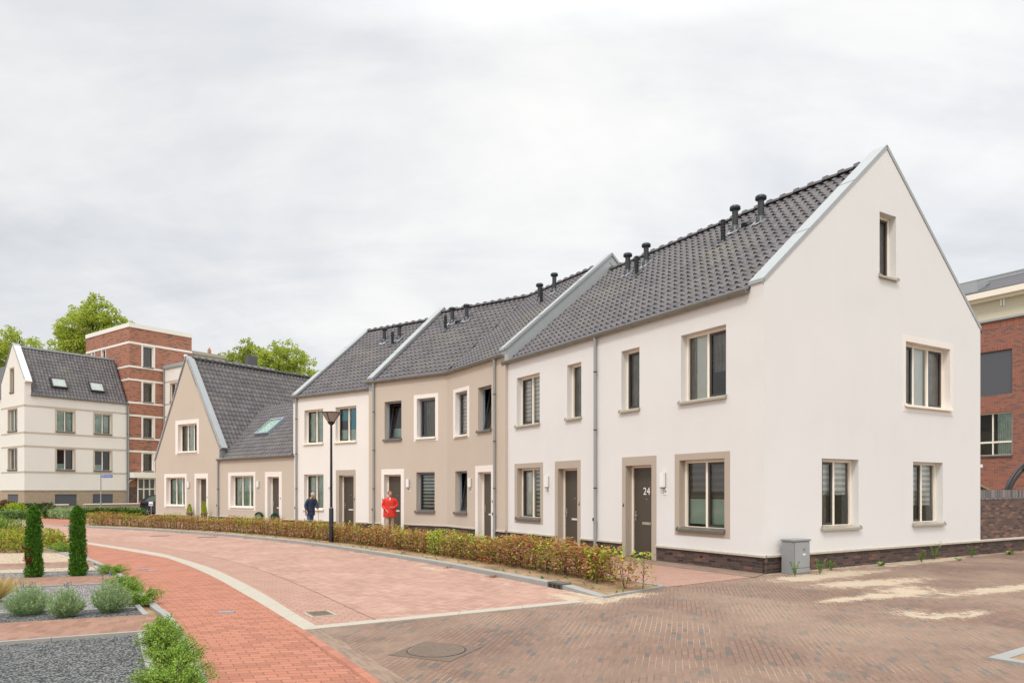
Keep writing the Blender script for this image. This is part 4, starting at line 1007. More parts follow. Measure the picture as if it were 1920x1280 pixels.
# flush concrete band and the cross band at the square
def jointed(name, A, B_, z, step, gap=0.006, h=0.0, mat='concrete', drop=None):
    L = sum((c - a).length for a, c in zip(A, A[1:])); n = max(1, int(L / step)); m_ = 1
    Ra, Rb = resample(A, n * 4), resample(B_, n * 4); mb = MB()
    for i in range(n):
        for q in range(4):
            k = i * 4 + q; a0, a1, b0, b1 = Ra[k], Ra[k + 1], Rb[k], Rb[k + 1]
            if q == 0: a0, b0 = a0.lerp(a1, gap / step * 4), b0.lerp(b1, gap / step * 4)
            hh0 = z + (h if not drop else h * drop(k / (4 * n))); hh1 = z + (h if not drop else h * drop((k + 1) / (4 * n)))
            mb.add([(*a0.xy, hh0), (*a1.xy, hh1), (*b1.xy, hh1), (*b0.xy, hh0)])
            if h:
                mb.add([(*a0.xy, hh0), (*a0.xy, -0.02), (*a1.xy, -0.02), (*a1.xy, hh1)]); mb.add([(*b0.xy, hh0), (*b1.xy, hh1), (*b1.xy, -0.02), (*b0.xy, -0.02)])
                if q == 0: mb.add([(*a0.xy, hh0), (*b0.xy, hh0), (*b0.xy, -0.02), (*a0.xy, -0.02)])
                if q == 3: mb.add([(*a1.xy, hh1), (*b1.xy, hh1), (*b1.xy, -0.02), (*a1.xy, -0.02)])
    o = mb.build(name, M[mat]); o['kind'] = 'structure'; return o
jointed('paving_band', bi, bo, 0.0, 1.0, h=0.014)
jointed('paving_band', [Vector((-2.51, 8.60, 0)), Vector((1.05, 10.72, 0))], [Vector((-2.44, 8.87, 0)), Vector((1.0, 10.93, 0))], 0.0, 1.0, h=0.0155)
flat('band_bed', [*bi, *bo[::-1]], 0.010, 'iron_dark')
# kerb: the upstand beside the bed, dying into the paving at the street corner
ko = offset(k1, -0.19)
kern = jointed('kerb', k1, ko, 0.0, 1.0, h=0.085, mat='kerb_stone', drop=lambda t: min(1, 0.12 + t * 24))
kk = catmull(KERB2); jointed('kerb', kk, offset(kk, 0.19), 0.0, 1.0, h=0.085, mat='kerb_stone')
jointed('kerb', [Vector((-20.9, 33.2, 0)), Vector((-24.9, 37.0, 0))], [Vector((-20.8, 33.35, 0)), Vector((-24.8, 37.15, 0))], 0.016, 1.0, mat='kerb_stone')
# the soil bed
BW = 2.05
kb = offset(k1, -0.19); back = offset(k1, -BW)
bed_back = [Vector((2.60, 12.38, 0)), Vector((1.9, 13.55, 0))] + back[20:]
na = resample(kb, 150); nb_ = resample(bed_back, 150)
mbed = MB(); vs = []; AC = 8
for i in range(151):
    for k in range(AC + 1):
        p = na[i].lerp(nb_[i], k / AC); e = min(1, i / 6) * (1 if 0 < k < AC else 0.4)
        vs.append((p.x, p.y, 0.012 + (0.045 + 0.03 * noise.noise(p * 2.3) + 0.02 * noise.noise(p * 7)) * e))
mbed.mesh(vs, [(i * (AC + 1) + k, i * (AC + 1) + k + 1, (i + 1) * (AC + 1) + k + 1, (i + 1) * (AC + 1) + k) for i in range(150) for k in range(AC)], 0, True)
o = mbed.build('soil_bed', M['soil'])
for p in o.data.polygons:
    if p.normal.z < 0: o.data.flip_normals(); break
o['kind'] = 'structure'
e1 = [Vector((1.47, 11.22, 0)), Vector((2.55, 12.28, 0)), Vector((2.66, 12.42, 0))]; jointed('edging', e1, offset(e1, 0.07), 0.0, 1.0, h=0.03, mat='kerb_stone')
e2 = bed_back; jointed('edging', e2, offset(e2, -0.06), 0.0, 1.0, h=0.035, mat='kerb_stone')
# footpath behind the bed, and the grey-brown strip against the house fronts
FAC = [C0, P2, B1, P3, P4, P5, P6]
flat('footpath', [(2.66, 12.44), (4.60, 13.80), *[(p.x, p.y) for p in FAC], (-26, 44), (-24.9, 37.1), (-20.9, 33.3), *[(p.x, p.y) for p in kb[::-1]]], 0.005, 'foot_block')
def front_off(d):
    nrm = [Vector((-.856, -.517, 0)), Vector((-.856, -.517, 0)), Vector((-.73, -.68, 0)), Vector((-.575, -.818, 0)), Vector((-.62, -.785, 0)), Vector((-.61, -.79, 0)), Vector((-.56, -.83, 0))]
    return [p + n * d for p, n in zip(FAC, nrm)]
fo = front_off(0.62); fi = front_off(-0.05); fo[0] = C0 + Vector((-.856 * .62 + .1, -.517 * .62 - .3, 0)); 
strip('footpath_edge', resample(fi, 60), resample(fo, 60), 0.010, 'strip_block', uvmode='arc2')
# path that opens off the road towards the flats
flat('footpath', [(-20.9, 33.3), (-24.9, 37.1), (-28.2, 41.5), (-31.8, 47.0), (-28.5, 47.6), (-25.4, 42.5), (-21.5, 36.5)], 0.007, 'cycle_block')
strip('cycle_path', resample(gk, 90), resample(cr_, 90), 0.012, 'cycle_block', uvmode='arc')
strip('cycle_path_edge', resample(catmull(CYC_R[:5]), 30), offset(resample(catmull(CYC_R[:5]), 30), 0.11), 0.016, 'cycle_block', uvmode='arc2')
strip('square_edge', resample(catmull(CYC_R[:5]), 30), offset(resample(catmull(CYC_R[:5]), 30), -0.22), 0.006, 'strip_block', uvmode='arc2')
# garden ground and its bands of gravel and brick
flat('garden_soil', [(x, y) for x, y in GKERB] + [(-46, 20), (-46, -1)], 0.002, 'soil')
jointed('garden_kerb', gk, offset(gk, 0.10), 0.0, 1.0, h=0.045, mat='kerb_stone')
def ext(poly, rest=7.0):
    (a, b_, c, d) = [Vector((*p, 0)) for p in poly]; dt = (a - b_).normalized(); db = (d - c).normalized()
    return [a + dt * rest, b_, c, d + db * rest]
BEDS = [('gravel', 'gravel_dark', [(-5.55, 7.73), (-4.36, 8.29), (-3.10, 6.10), (-4.3, 5.6)]), ('garden_path', 'garden_block', [(-6.45, 8.96), (-4.78, 9.60), (-4.25, 8.50), (-5.62, 7.86)]),
        ('gravel', 'gravel_dark', [(-6.94, 9.66), (-5.34, 10.05), (-4.92, 9.52), (-6.45, 8.98)]), ('gravel', 'gravel_grey', [(-8.68, 12.10), (-7.08, 12.78), (-5.34, 10.12), (-6.94, 9.72)]),
        ('garden_path', 'garden_block', [(-9.66, 13.48), (-7.60, 14.05), (-6.80, 12.95), (-8.74, 12.22)]), ('gravel', 'gravel_grey', [(-10.23, 14.24), (-8.51, 14.75), (-8.0, 14.05), (-9.68, 13.52)]),
        ('gravel', 'gravel_cream', [(-10.81, 15.06), (-9.21, 15.63), (-8.60, 14.82), (-10.20, 14.28)]), ('garden_path', 'garden_block', [(-11.57, 16.13), (-9.80, 16.78), (-9.22, 15.70), (-10.81, 15.08)]),
        ('gravel', 'gravel_cream', [(-14.0, 19.01), (-12.13, 19.01), (-9.96, 16.66), (-11.57, 16.13)])]
for i, (nm, mt, poly) in enumerate(BEDS):
    q = ext(poly, 9 if i else 6)
    if nm == 'garden_path': 
        mb = MB(); d = (q[1] - q[0]).normalized(); pp = [(p.x, p.y, 0.03) for p in q]; uv = [((p - q[0]).dot(Vector((-d.y, d.x, 0))), (p - q[0]).dot(d)) for p in q]; mb.add(pp[::-1], uv=uv[::-1]); o = mb.build(nm, M[mt]); o['kind'] = 'structure'
    else: flat(nm, q, 0.018 + 0.0005 * i, mt)
    if nm == 'garden_path' or i in (3, 6):
        a, c = q[3], q[2]; dd = (c - a).normalized(); s = Vector((-dd.y, dd.x, 0))
        jointed('edging', [a - s * 0.065, c - s * 0.065], [a - s * 0.005, c - s * 0.005], 0.0, 1.0, h=0.04, mat='kerb_stone')
# right-hand ends of the bands
for a, c in (((-4.36, 8.29), (-3.10, 6.10)), ((-5.34, 10.12), (-4.92, 9.50)), ((-7.08, 12.78), (-5.34, 10.12)), ((-9.21, 15.63), (-8.0, 14.05)), ((-12.13, 19.01), (-9.96, 16.66))):
    a, c = Vector((*a, 0)), Vector((*c, 0)); dd = (c - a).normalized(); s = Vector((-dd.y, dd.x, 0)); jointed('edging', [a, c], [a + s * 0.07, c + s * 0.07], 0.0, 1.0, h=0.042, mat='kerb_stone')
# corner of the bed at the lower right
cb = [Vector((8.2, 9.35, 0)), Vector((5.55, 7.69, 0)), Vector((4.78, 7.16, 0)), Vector((4.98, 6.90, 0)), Vector((6.2, 5.2, 0))]
flat('sand_bed', cb, 0.012, 'soil'); jointed('kerb', cb[:3], offset(cb[:3], 0.13), 0.0, 1.0, h=0.02, mat='kerb_stone'); jointed('kerb', cb[2:], offset(cb[2:], 0.13), 0.0, 1.0, h=0.022, mat='kerb_stone')
flat('garden_soil', [(12.6, 18.9), (28, 28.2), (24, 36), (9.5, 27)], 0.01, 'soil')

# ------------------------------------------------------------------ buildings behind
K = V2(-34.9, 51.0); rV = Vector((0.595, 0.803, 0)).normalized()
def band(H, base, u0, u1, z, h=0.13, mat='plaster_tan', proud=0.012, name='string_course'):
    m_ = MB(); m_.box(u0, u1, -proud, 0.02, z - h / 2, z + h / 2); return place(m_.build(name, M[mat], H), base)
def wsur(H, base, h, w=0.11, mat='plaster_tan', rec=.1): surround(H, base, h, (h[0] - w, h[1] + w, h[2] - w, h[3] + w), mat, rec)

H = empty('apartment_block', K, rz_of(K, K + rV), 'cream apartment block with taupe string courses and two roof windows, left of the brick tower', 'apartment block')
W7, DK = 7.15, 4.40; LB = (Vector((0, DK, 0)), -R(90))
right = [(2.07, 3.27, 6.02, 7.58), (4.70, 5.93, 6.02, 7.58), (2.07, 3.27, 3.17, 4.75), (4.70, 5.93, 3.17, 4.75)]
gr = [(1.97, 3.45, .50, 1.38), (4.58, 6.07, .50, 1.38)]
mb = MB(); grid_wall(mb, 0, W7, 1.65, 8.62, right); mb.build('wall', M['cream_brick'], H)
mb = MB(); grid_wall(mb, 0, W7, 0, 1.65, gr); [reveal(mb, *h, 0, .1) for h in gr]; mb.build('basement_wall', M['tan_brick'], H)
left = [(1.35, 3.05, 6.0, 7.6), (1.35, 3.05, 3.17, 4.75), (1.75, 2.45, 8.85, 10.6)]; gl_ = [(1.25, 3.25, .5, 1.38)]
mb = MB(); grid_wall(mb, 0, DK, 1.65, 12.4, left); gw = mb.build('gable_wall', M['cream_brick'], H); bm = bmesh.new(); bm.from_mesh(gw.data)
for co, no in ((Vector((0, 0, 9.62)), Vector((-1.26, 0, 1))), (Vector((DK, 0, 9.62)), Vector((1.26, 0, 1)))):
    bmesh.ops.bisect_plane(bm, geom=bm.verts[:] + bm.edges[:] + bm.faces[:], plane_co=co, plane_no=no, clear_outer=True)
bm.to_mesh(gw.data); bm.free(); place(gw, LB)
mb = MB(); grid_wall(mb, 0, DK, 0, 1.65, gl_); [reveal(mb, *h, 0, .1) for h in gl_]; place(mb.build('basement_wall', M['tan_brick'], H), LB)
for i, h in enumerate(right):
    wsur(H, None, h); window(H, None, h, [(.5, 'f'), (.5, 's')], rec=.1, curt=[('curtain_green', 0, 1, 0, 1)] if i < 2 else [('curtain_grey', 0, .12, 0, 1), ('frost', 0, .5, 0, .3)], sill='sill_tan')
for i, h in enumerate(left):
    wsur(H, LB, h); window(H, LB, h, [(.5, 'f'), (.5, 's')] if i < 2 else [(1, 's')], rec=.14, curt=['curtain_green' if i == 0 else 'curtain_grey'], sill='sill_tan')
for base, L_ in ((None, gr), (LB, gl_)):
    for h in L_: m_ = MB(); m_.box(h[0], h[1], .05, .08, h[2], h[3]); place(m_.build('screen', M['screen_grey'], H), base)
for z in (7.76, 5.86, 4.85, 3.02): 
    for base, wd, hs in ((None, W7, right[:2]), (LB, DK, left[:1])):
        cuts = [(-0.012 if base is None else 0, wd + (0.012 if base else 0))]
        if z in (7.76, 4.85, 5.86, 3.02): band(H, base, cuts[0][0], cuts[0][1], z if z in (7.76, 4.85) else z - .03)
for base, wd in ((None, W7), (LB, DK)): band(H, base, 0, wd, 1.66, .07, 'sill_metal', .03)
c60 = 1 / math.hypot(1, 1.68)
tile_slope(H, 'roof', (0.42, -0.06, 8.55), (1, 0, 0), (0, c60, 1.68 * c60), W7 - .5, 2.2 / c60, seed=3)
mb = MB(); mb.add([(0.3, 2.14, 12.25), (W7, 2.14, 12.25), (W7, 4.45, 8.5), (0.3, 4.45, 8.5)]); mb.add([(W7, 0, 0), (W7, DK, 0), (W7, DK, 8.5), (W7, 2.14, 12.2), (W7, 0, 8.5)]); mb.add([(0, DK, 0), (W7, DK, 0), (W7, DK, 8.6), (0, DK, 8.6)]); mb.build('rear_roof', M['tile_ridge'], H)
mb = MB(); mb.box(0.4, W7 - .1, 2.02, 2.3, 12.2, 12.34); mb.build('ridge_cap', M['zinc'], H)
mb = MB(); mb.add([(.05, 1.5, 0), (W7 - .1, 1.5, 0), (W7 - .1, 1.5, 8.5), (.05, 1.5, 8.5)]); mb.add([(.05, .15, 2.6), (W7, .15, 2.6), (W7, DK - .1, 2.6), (.05, DK - .1, 2.6)]); mb.build('interior_wall', M['interior_wall'], H)
gutter(H, 0.36, W7 - .02, 8.55); downpipe(H, W7 - .05, 8.45, steel_to=.6)
pz = MB()
def kslab(a, c, th, x0, x1):
    a, c = Vector((0, *a)), Vector((0, *c)); d = (c - a).normalized(); n = Vector((0, -d.z, d.y)); n = n if n.z > 0 else -n
    q = [a, c, c + n * th, a + n * th]; pz.mesh([Vector((x0, p.y, p.z)) for p in q] + [Vector((x1, p.y, p.z)) for p in q], [(0, 1, 2, 3), (7, 6, 5, 4), (0, 4, 5, 1), (1, 5, 6, 2), (2, 6, 7, 3), (3, 7, 4, 0)])
kslab((-.02, 9.66), (DK / 2, 12.44), .06, -.05, .45); kslab((DK / 2, 12.44), (DK + .02, 9.66), .06, -.05, .45); pz.build('verge_capping', M['pipe_zinc'], H)
pz = MB(); kslab((.0, 9.3), (DK / 2, 12.1), .30, 0.004, .42); pz.box(.004, .42, -.004, .3, 8.3, 9.62); pz.build('verge_upstand', M['cream_brick'], H)
for (a, e, z0, z1) in ((1.9, 2.95, 9.25, 10.0), (4.55, 5.6, 9.25, 10.0)):
    def rp(u, z, h): y = (z - 8.55) / 1.68 - .06; return Vector((u, y - .86 * h, z + .51 * h))
    m_ = MB()
    for (p, q, r0, r1) in ((a, e, z0, z0 + .07), (a, e, z1 - .07, z1), (a, a + .07, z0 + .07, z1 - .07), (e - .07, e, z0 + .07, z1 - .07)):
        m_.mesh([rp(p, r0, .03), rp(q, r0, .03), rp(q, r1, .03), rp(p, r1, .03), rp(p, r0, .20), rp(q, r0, .20), rp(q, r1, .20), rp(p, r1, .20)], [(4, 5, 6, 7), (0, 1, 5, 4), (1, 2, 6, 5), (2, 3, 7, 6), (3, 0, 4, 7)])
    s_ = m_.build('skylight', M['sash_dark'], H); m_ = MB(); m_.add([rp(a + .07, z0 + .07, .17), rp(e - .07, z0 + .07, .17), rp(e - .07, z1 - .07, .17), rp(a + .07, z1 - .07, .17)]); m_.build('glass_pane', M['glass'], s_)
    m_ = MB(); m_.add([rp(a + .07, z0 + .07, .135), rp(e - .07, z0 + .07, .135), rp(e - .07, z1 - .07, .135), rp(a + .07, z1 - .07, .135)]); m_.build('blind', M['cloth_white'], s_)

# neighbour running off to the left
H = empty('apartment_block', K, rz_of(K, K + rV), 'cream block with a dark steep roof at the very left edge of the view', 'apartment block')
mb = MB(); mb.box(.55, 7.1, DK + .01, 18, 1.65, 8.7); mb.build('wall', M['cream_brick'], H); mb = MB(); mb.box(.54, 7.11, DK + .012, 18.01, 0, 1.65); mb.build('basement_wall', M['tan_brick'], H)
mb = MB(); mb.prism([(.45, 8.7), (2.6, 12.1), (5.0, 12.1), (7.2, 8.7)], 1, DK + .01, 18); mb.build('roof', M['slate'], H)
mb = MB(); mb.tube([(.45, DK + .35, 8.6), (.45, DK + .35, 1.9), (.42, DK + .35, .2)], .05, 8); mb.build('downpipe', M['pipe_zinc'], H)

# brick tower
T = K + rV * 7.30
H = empty('brick_tower', T, rz_of(T, T + rV), 'red brick stair tower with white bands and a white roof edge', 'tower')
LT = (Vector((0, 7.7, 0)), -R(90)); TW = 5.22
tw_ = [(1.10, 1.92, 11.67, 13.36), (1.10, 1.92, 8.82, 10.44), (1.10, 1.92, 5.92, 7.58), (1.10, 1.92, 3.2, 4.70)]
mb = MB(); grid_wall(mb, 0, TW, 0, 15.0, tw_); mb.add([(TW, 0, 0), (TW, 7.7, 0), (TW, 7.7, 15), (TW, 0, 15)]); mb.add([(TW, 7.7, 0), (0, 7.7, 0), (0, 7.7, 15), (TW, 7.7, 15)]); mb.add([(0, 0, 14.9), (TW, 0, 14.9), (TW, 7.7, 14.9), (0, 7.7, 14.9)]); mb.build('wall', M['tower_brick'], H)
tl_ = [(1.1, 1.6, 12.55, 13.38), (2.95, 3.6, 12.0, 13.38)]
mb = MB(); grid_wall(mb, 0, 7.7, 0, 15.0, tl_); place(mb.build('side_wall', M['tower_brick'], H), LT)
for h in tw_: surround(H, None, h, (h[0] - .14, h[1] + .16, h[2] - .1, h[3] + .1), 'surround_white', .1); window(H, None, h, [(1, 's')], rec=.1, curt=['curtain_grey'], sill='sill_tan')
for h in tl_: surround(H, LT, h, (h[0] - .12, h[1] + .1, h[2] - .1, h[3] + .05), 'surround_white', .1); window(H, LT, h, [(1, 's')], rec=.1, curt=['curtain_grey'], sill=None)
for z, h in ((14.87, .34), (13.48, .17), (11.58, .15), (10.54, .15), (8.70, .15), (7.67, .15), (5.82, .15), (4.80, .15)):
    e = MB(); p = .02 if h < .3 else .05
    e.box(-p, TW + p, -p, .05, z - h / 2, z + h / 2); e.box(-p, .05, .05, 7.7, z - h / 2, z + h / 2); e.build('string_course' if h < .3 else 'roof_edge', M['frame_white'], H)
m_ = MB(); m_.tube([(4.65, -.02, 13.05), (4.65, -.16, 13.05)], [.17, .13], 16); m_.build('round_lamp', M['white_lens'], H)
# entrance: canopy, glazed screen, dark brick pier
m_ = MB(); m_.box(-.02, 2.75, -.75, -.03, 2.66, 3.10); m_.build('canopy', M['frame_white'], H, bevel=.01)
m_ = MB(); m_.box(0, .55, -.04, -.021, 0, 1.95); m_.build('pier', M['wall_dark_brick'], H)
m_ = MB(); m_.box(.62, 2.8, -.10, -.022, .1, 2.64); m_.build('entrance_opening', M['interior_wall'], H)
f = MB()
for u in (.62, 1.08, 1.55, 1.98, 2.35, 2.72): f.box(u - .045, u + .045, -.16, -.101, .3, 2.64)
for z in (.32, 1.78, 2.62): f.box(.62, 2.76, -.155, -.102, z - .05, z + .05)
f.box(1.6, 1.95, -.15, -.101, .9, 1.1)
e_ = f.build('entrance_screen', M['frame_white'], H); m_ = MB(); m_.add([(.62, -.125, .3), (2.75, -.125, .3), (2.75, -.125, 2.62), (.62, -.125, 2.62)]); m_.build('glass_pane', M['glass'], e_)
m_ = MB(); m_.tube([(.05, -.12, 15 - .3), (.05, -.12, 3.0)][::-1][:0] or [(-.10, -.10, 8.4), (-.10, -.10, .2)], .05, 8); m_.tube([(-.10, -.10, 2.2), (.0, -.18, 2.45), (.35, -.30, 2.60)], .05, 8); m_.build('downpipe', M['pipe_zinc'], H)

# white wing that comes forward on the right of the tower, mostly behind the gable house
H = empty('apartment_wing', T, rz_of(T, T + rV), 'white wing with a zinc roof edge between the brick tower and the steep gable', 'apartment block')
LW_ = (Vector((2.82, -.02, 0)), -R(90)); hw = [(1.0, 2.2, 8.9, 10.4), (1.0, 2.2, 6.0, 7.6), (1.0, 2.2, 3.2, 4.7)]
mb = MB(); grid_wall(mb, 0, 6, 0, 11.7, hw); place(mb.build('wall', M['cream_brick'], H), LW_); mb = MB(); mb.add([(2.82, -6.02, 0), (9, -6.02, 0), (9, -6.02, 11.7), (2.82, -6.02, 11.7)]); mb.add([(9, -6.02, 0), (9, -.02, 0), (9, -.02, 11.7), (9, -6.02, 11.7)]); mb.add([(2.82, -6.02, 11.69), (9, -6.02, 11.69), (9, -.02, 11.69), (2.82, -.02, 11.69)]); mb.build('rear_wall', M['cream_brick'], H)
for h in hw: wsur(H, LW_, h); window(H, LW_, h, LW, rec=.1, curt=['curtain_grey'], sill='sill_tan')
for z in (10.6, 8.75, 7.75, 5.86): band(H, LW_, 0, 6, z)
m_ = MB(); m_.box(2.7, 9.1, -6.15, -.03, 11.7, 11.98); m_.build('roof_edge', M['zinc'], H); m_ = MB(); m_.tube([(2.74, -.14, 11.6), (2.74, -.14, .3)], .05, 8); m_.build('downpipe', M['pipe_zinc'], H)
# set-back flat-roofed part and the far dark roof line with its stub chimney
H = empty('apartment_block', T, rz_of(T, T + rV), 'set-back beige flat roof storey behind the gable, right of the tower', 'apartment block')
m_ = MB(); m_.box(5.25, 9.46, 2.0, 7, 0, 13.75); m_.build('wall', M['beige_panel'], H); m_ = MB(); m_.box(5.23, 9.60, 1.85, 7.1, 13.75, 14.02); m_.build('roof_edge', M['sill_metal'], H)
m_ = MB(); m_.tube([(8.6, 3, 14.0), (8.6, 3, 14.5), (8.6, 3, 14.75)], [.16, .16, .05], 10); m_.build('chimney', M['tower_brick'], H)
H = empty('apartment_block', T, rz_of(T, T + rV), 'far dark flat roof with a stub chimney, showing over the ridge of the steep gable', 'apartment block')
m_ = MB(); m_.box(9.62, 15.2, 3.0, 8, 0, 13.35); m_.build('wall', M['beige_panel'], H); m_ = MB(); m_.box(9.61, 15.3, 2.85, 8.1, 13.35, 13.75); m_.build('roof_edge', M['slate'], H)
m_ = MB(); m_.box(13.3, 14.3, 4.0, 4.5, 13.7, 14.9); m_.build('chimney', M['slate'], H)
# low wall with white coping in front of the flats
H = empty('garden_wall', K, rz_of(K, K + rV), 'low taupe brick wall with white coping under the grey screens', 'wall')
m_ = MB(); m_.box(3.4, 11.2, -1.6, -1.38, 0, .60); m_.build('wall', M['tan_brick'], H); m_ = MB(); m_.box(3.35, 11.25, -1.66, -1.32, .60, .68); m_.build('coping', M['frame_white'], H)
H = empty('garden_wall', K, rz_of(K, K + rV), 'short low taupe wall with white coping behind the dark hedge', 'wall')
m_ = MB(); m_.box(-.4, 2.2, -1.6, -1.38, 0, .60); m_.build('wall', M['tan_brick'], H); m_ = MB(); m_.box(-.45, 2.25, -1.66, -1.32, .60, .68); m_.build('coping', M['frame_white'], H)

# red brick building on the right, beyond the garden wall
D_ = Vector((-.517, .856, 0)); RL = Vector((23.87, 34, 0)) + D_ * 3
H = empty('brick_building', RL, rz_of(RL, RL - D_), 'red brick building with beige top storey and slate roof behind the corner house', 'apartment block')
rw = [(.40, 3.0, 6.31, 8.45), (.40, 3.0, 3.35, 5.46), (5.2, 7.8, 6.31, 8.45), (5.2, 7.8, 3.35, 5.46)]
mb = MB(); grid_wall(mb, -2, 14, 0, 9.55, rw)
for h in rw: reveal(mb, *h, 0, .14)
mb.build('wall', M['red_brick'], H)
m_ = MB(); m_.box(-2, 14, -.008, .02, 9.552, 9.90); m_.build('soldier_course', M['soldier_brick'], H)
for h in rw: m_ = MB(); m_.box(h[0] - .0, h[1] + .0, -.008, .02, h[3] + .002, h[3] + .24); m_.build('soldier_course', M['soldier_brick'], H)
m_ = MB(); m_.box(-2.1, 14.1, -.1, .4, 9.902, 10.0); m_.build('coping', M['zinc'], H)
m_ = MB(); m_.box(-2, 14, .35, 9, 9.0, 11.2); m_.build('top_storey', M['beige_panel'], H)
m_ = MB(); m_.box(-2.2, 14.2, -.15, .36, 11.12, 11.4); m_.box(-2.1, 14.1, .1, .345, 10.99, 11.119); m_.build('gutter', M['frame_cream'], H)
m_ = MB()
for k in range(6):
    y0, z0 = -.1 + k * .42, 11.42 + k * .19; m_.prism([(y0, z0), (y0, z0 + .045), (y0 + .46, z0 + .235), (y0 + .46, z0 + .19)], 0, -2.2, 14.2)
m_.build('roof', M['slate'], H); m_ = MB(); m_.box(-2.3, 14.3, 2.35, 6, 12.3, 12.68); m_.build('ridge_cap', M['zinc'], H); m_ = MB(); m_.box(-2.3, 14.3, 2.34, 6.01, 12.69, 12.76); m_.build('roof_edge', M['pipe_zinc'], H)
m_ = MB(); m_.prism([(.2, 11.5), (.2, 12.1), (1.5, 12.25)], 0, .2, 1.35); m_.build('dormer', M['zinc'], H)
for i, h in enumerate(rw):
    if i % 2 == 0: m_ = MB(); m_.box(h[0], h[1], .06, .09, h[2], h[3]); m_.build('screen', M['screen_grey'], H)
    else: window(H, None, h, [(.70, 'f'), (.30, 'f')] if i == 3 else [(.66, 'f'), (.34, 'f')], 'frame_white', rec=.12, curt=[('curtain_green', 0, .25, 0, 1), ('curtain_green', .72, 1, 0, 1)], sill='sill_tan')
    if i % 2: m_ = MB(); m_.box(h[0] + .06, h[1] - .06, .118, .19, 3.98, 4.07); m_.build('transom', M['frame_white'], H)
m_ = MB(); m_.add([(0, 1.2, 0), (14, 1.2, 0), (14, 1.2, 9), (0, 1.2, 9)]); m_.build('interior_wall', M['interior_wall'], H)
for u in (2.35, 2.47): m_ = MB(); m_.box(u, u + .07, .28, .345, 10.65, 11.0); m_.build('vent_grille', M['frame_white'], H)
# wing wall glimpsed at the very right edge: garden wall continuing the gable line
GW = C0 + Vector((.856, .517, 0)) * 8.47
H = empty('garden_wall', GW, R(31.13), 'dark brick garden wall with upright brick coping, joined to the white gable', 'wall')
m_ = MB(); m_.box(0, 9, .03, .26, 0, 1.44); m_.build('wall', M['wall_dark_brick'], H); m_ = MB(); m_.box(0, 9, .022, .27, 1.442, 1.70); m_.build('coping', M['cap_brick'], H)
m_ = MB(); m_.box(0, 9, -.008, .028, -.05, .33); m_.build('plinth', M['plinth_brick'], H); m_ = MB(); m_.prism([(.03, .385), (0, .385), (-.045, .371), (-.045, .33), (.03, .33)], 0, 0.002, 9); m_.build('plinth_cap', M['cap_stone'], H)
H = empty('garden_shed', V2(14.45, 22.2), R(31), 'slatted wooden shed corner with white roof edge behind the dark wall', 'shed')
m_ = MB()
for k in range(16): m_.box(-2.4, .25, 0, 2, k * .15, k * .15 + .14)
m_.build('wall', M['wood_slat'], H); m_ = MB(); m_.box(-2.5, .30, -.06, 2.1, 2.40, 2.50); m_.build('roof', M['frame_white'], H)
m_ = MB(); m_.prism([(.30, 2.05), (2.2, 1.55), (2.2, 1.5), (.30, 1.97)], 1, .3, 1.8); m_.build('lean_to_roof', M['wood_slat'], H); m_ = MB(); m_.box(.3, 2.1, 1.0, 1.1, 0, 1.55); m_.build('side_panel', M['black'], H)
H = empty('cable_ducts', V2(16.3, 23.6), R(12), 'pair of thick black ducts arching up over the dark garden wall', 'ducts')
for k in range(2):
    m_ = MB(); m_.tube([(2.3 + 2.3 * math.cos(t) + k * .22, k * .12, 1.25 + 1.75 * math.sin(t) - k * .12) for t in [math.pi * (1.0 - i / 24) for i in range(25)]], .052, 12)
    m_.tube([(k * .22, k * .12, -.02), (k * .22, k * .12, 1.26 - k * .12)], .052, 12); m_.build('duct', M['duct_black'], H)
m_ = MB(); t = math.pi * .72; c = Vector((2.3 + 2.3 * math.cos(t) + .1, .06, 1.25 + 1.75 * math.sin(t) - .06)); m_.tube([c - Vector((.10, 0, .07)), c + Vector((.10, 0, .07))], .11, 10); m_.build('duct_coupling', M['pipe_zinc'], H)

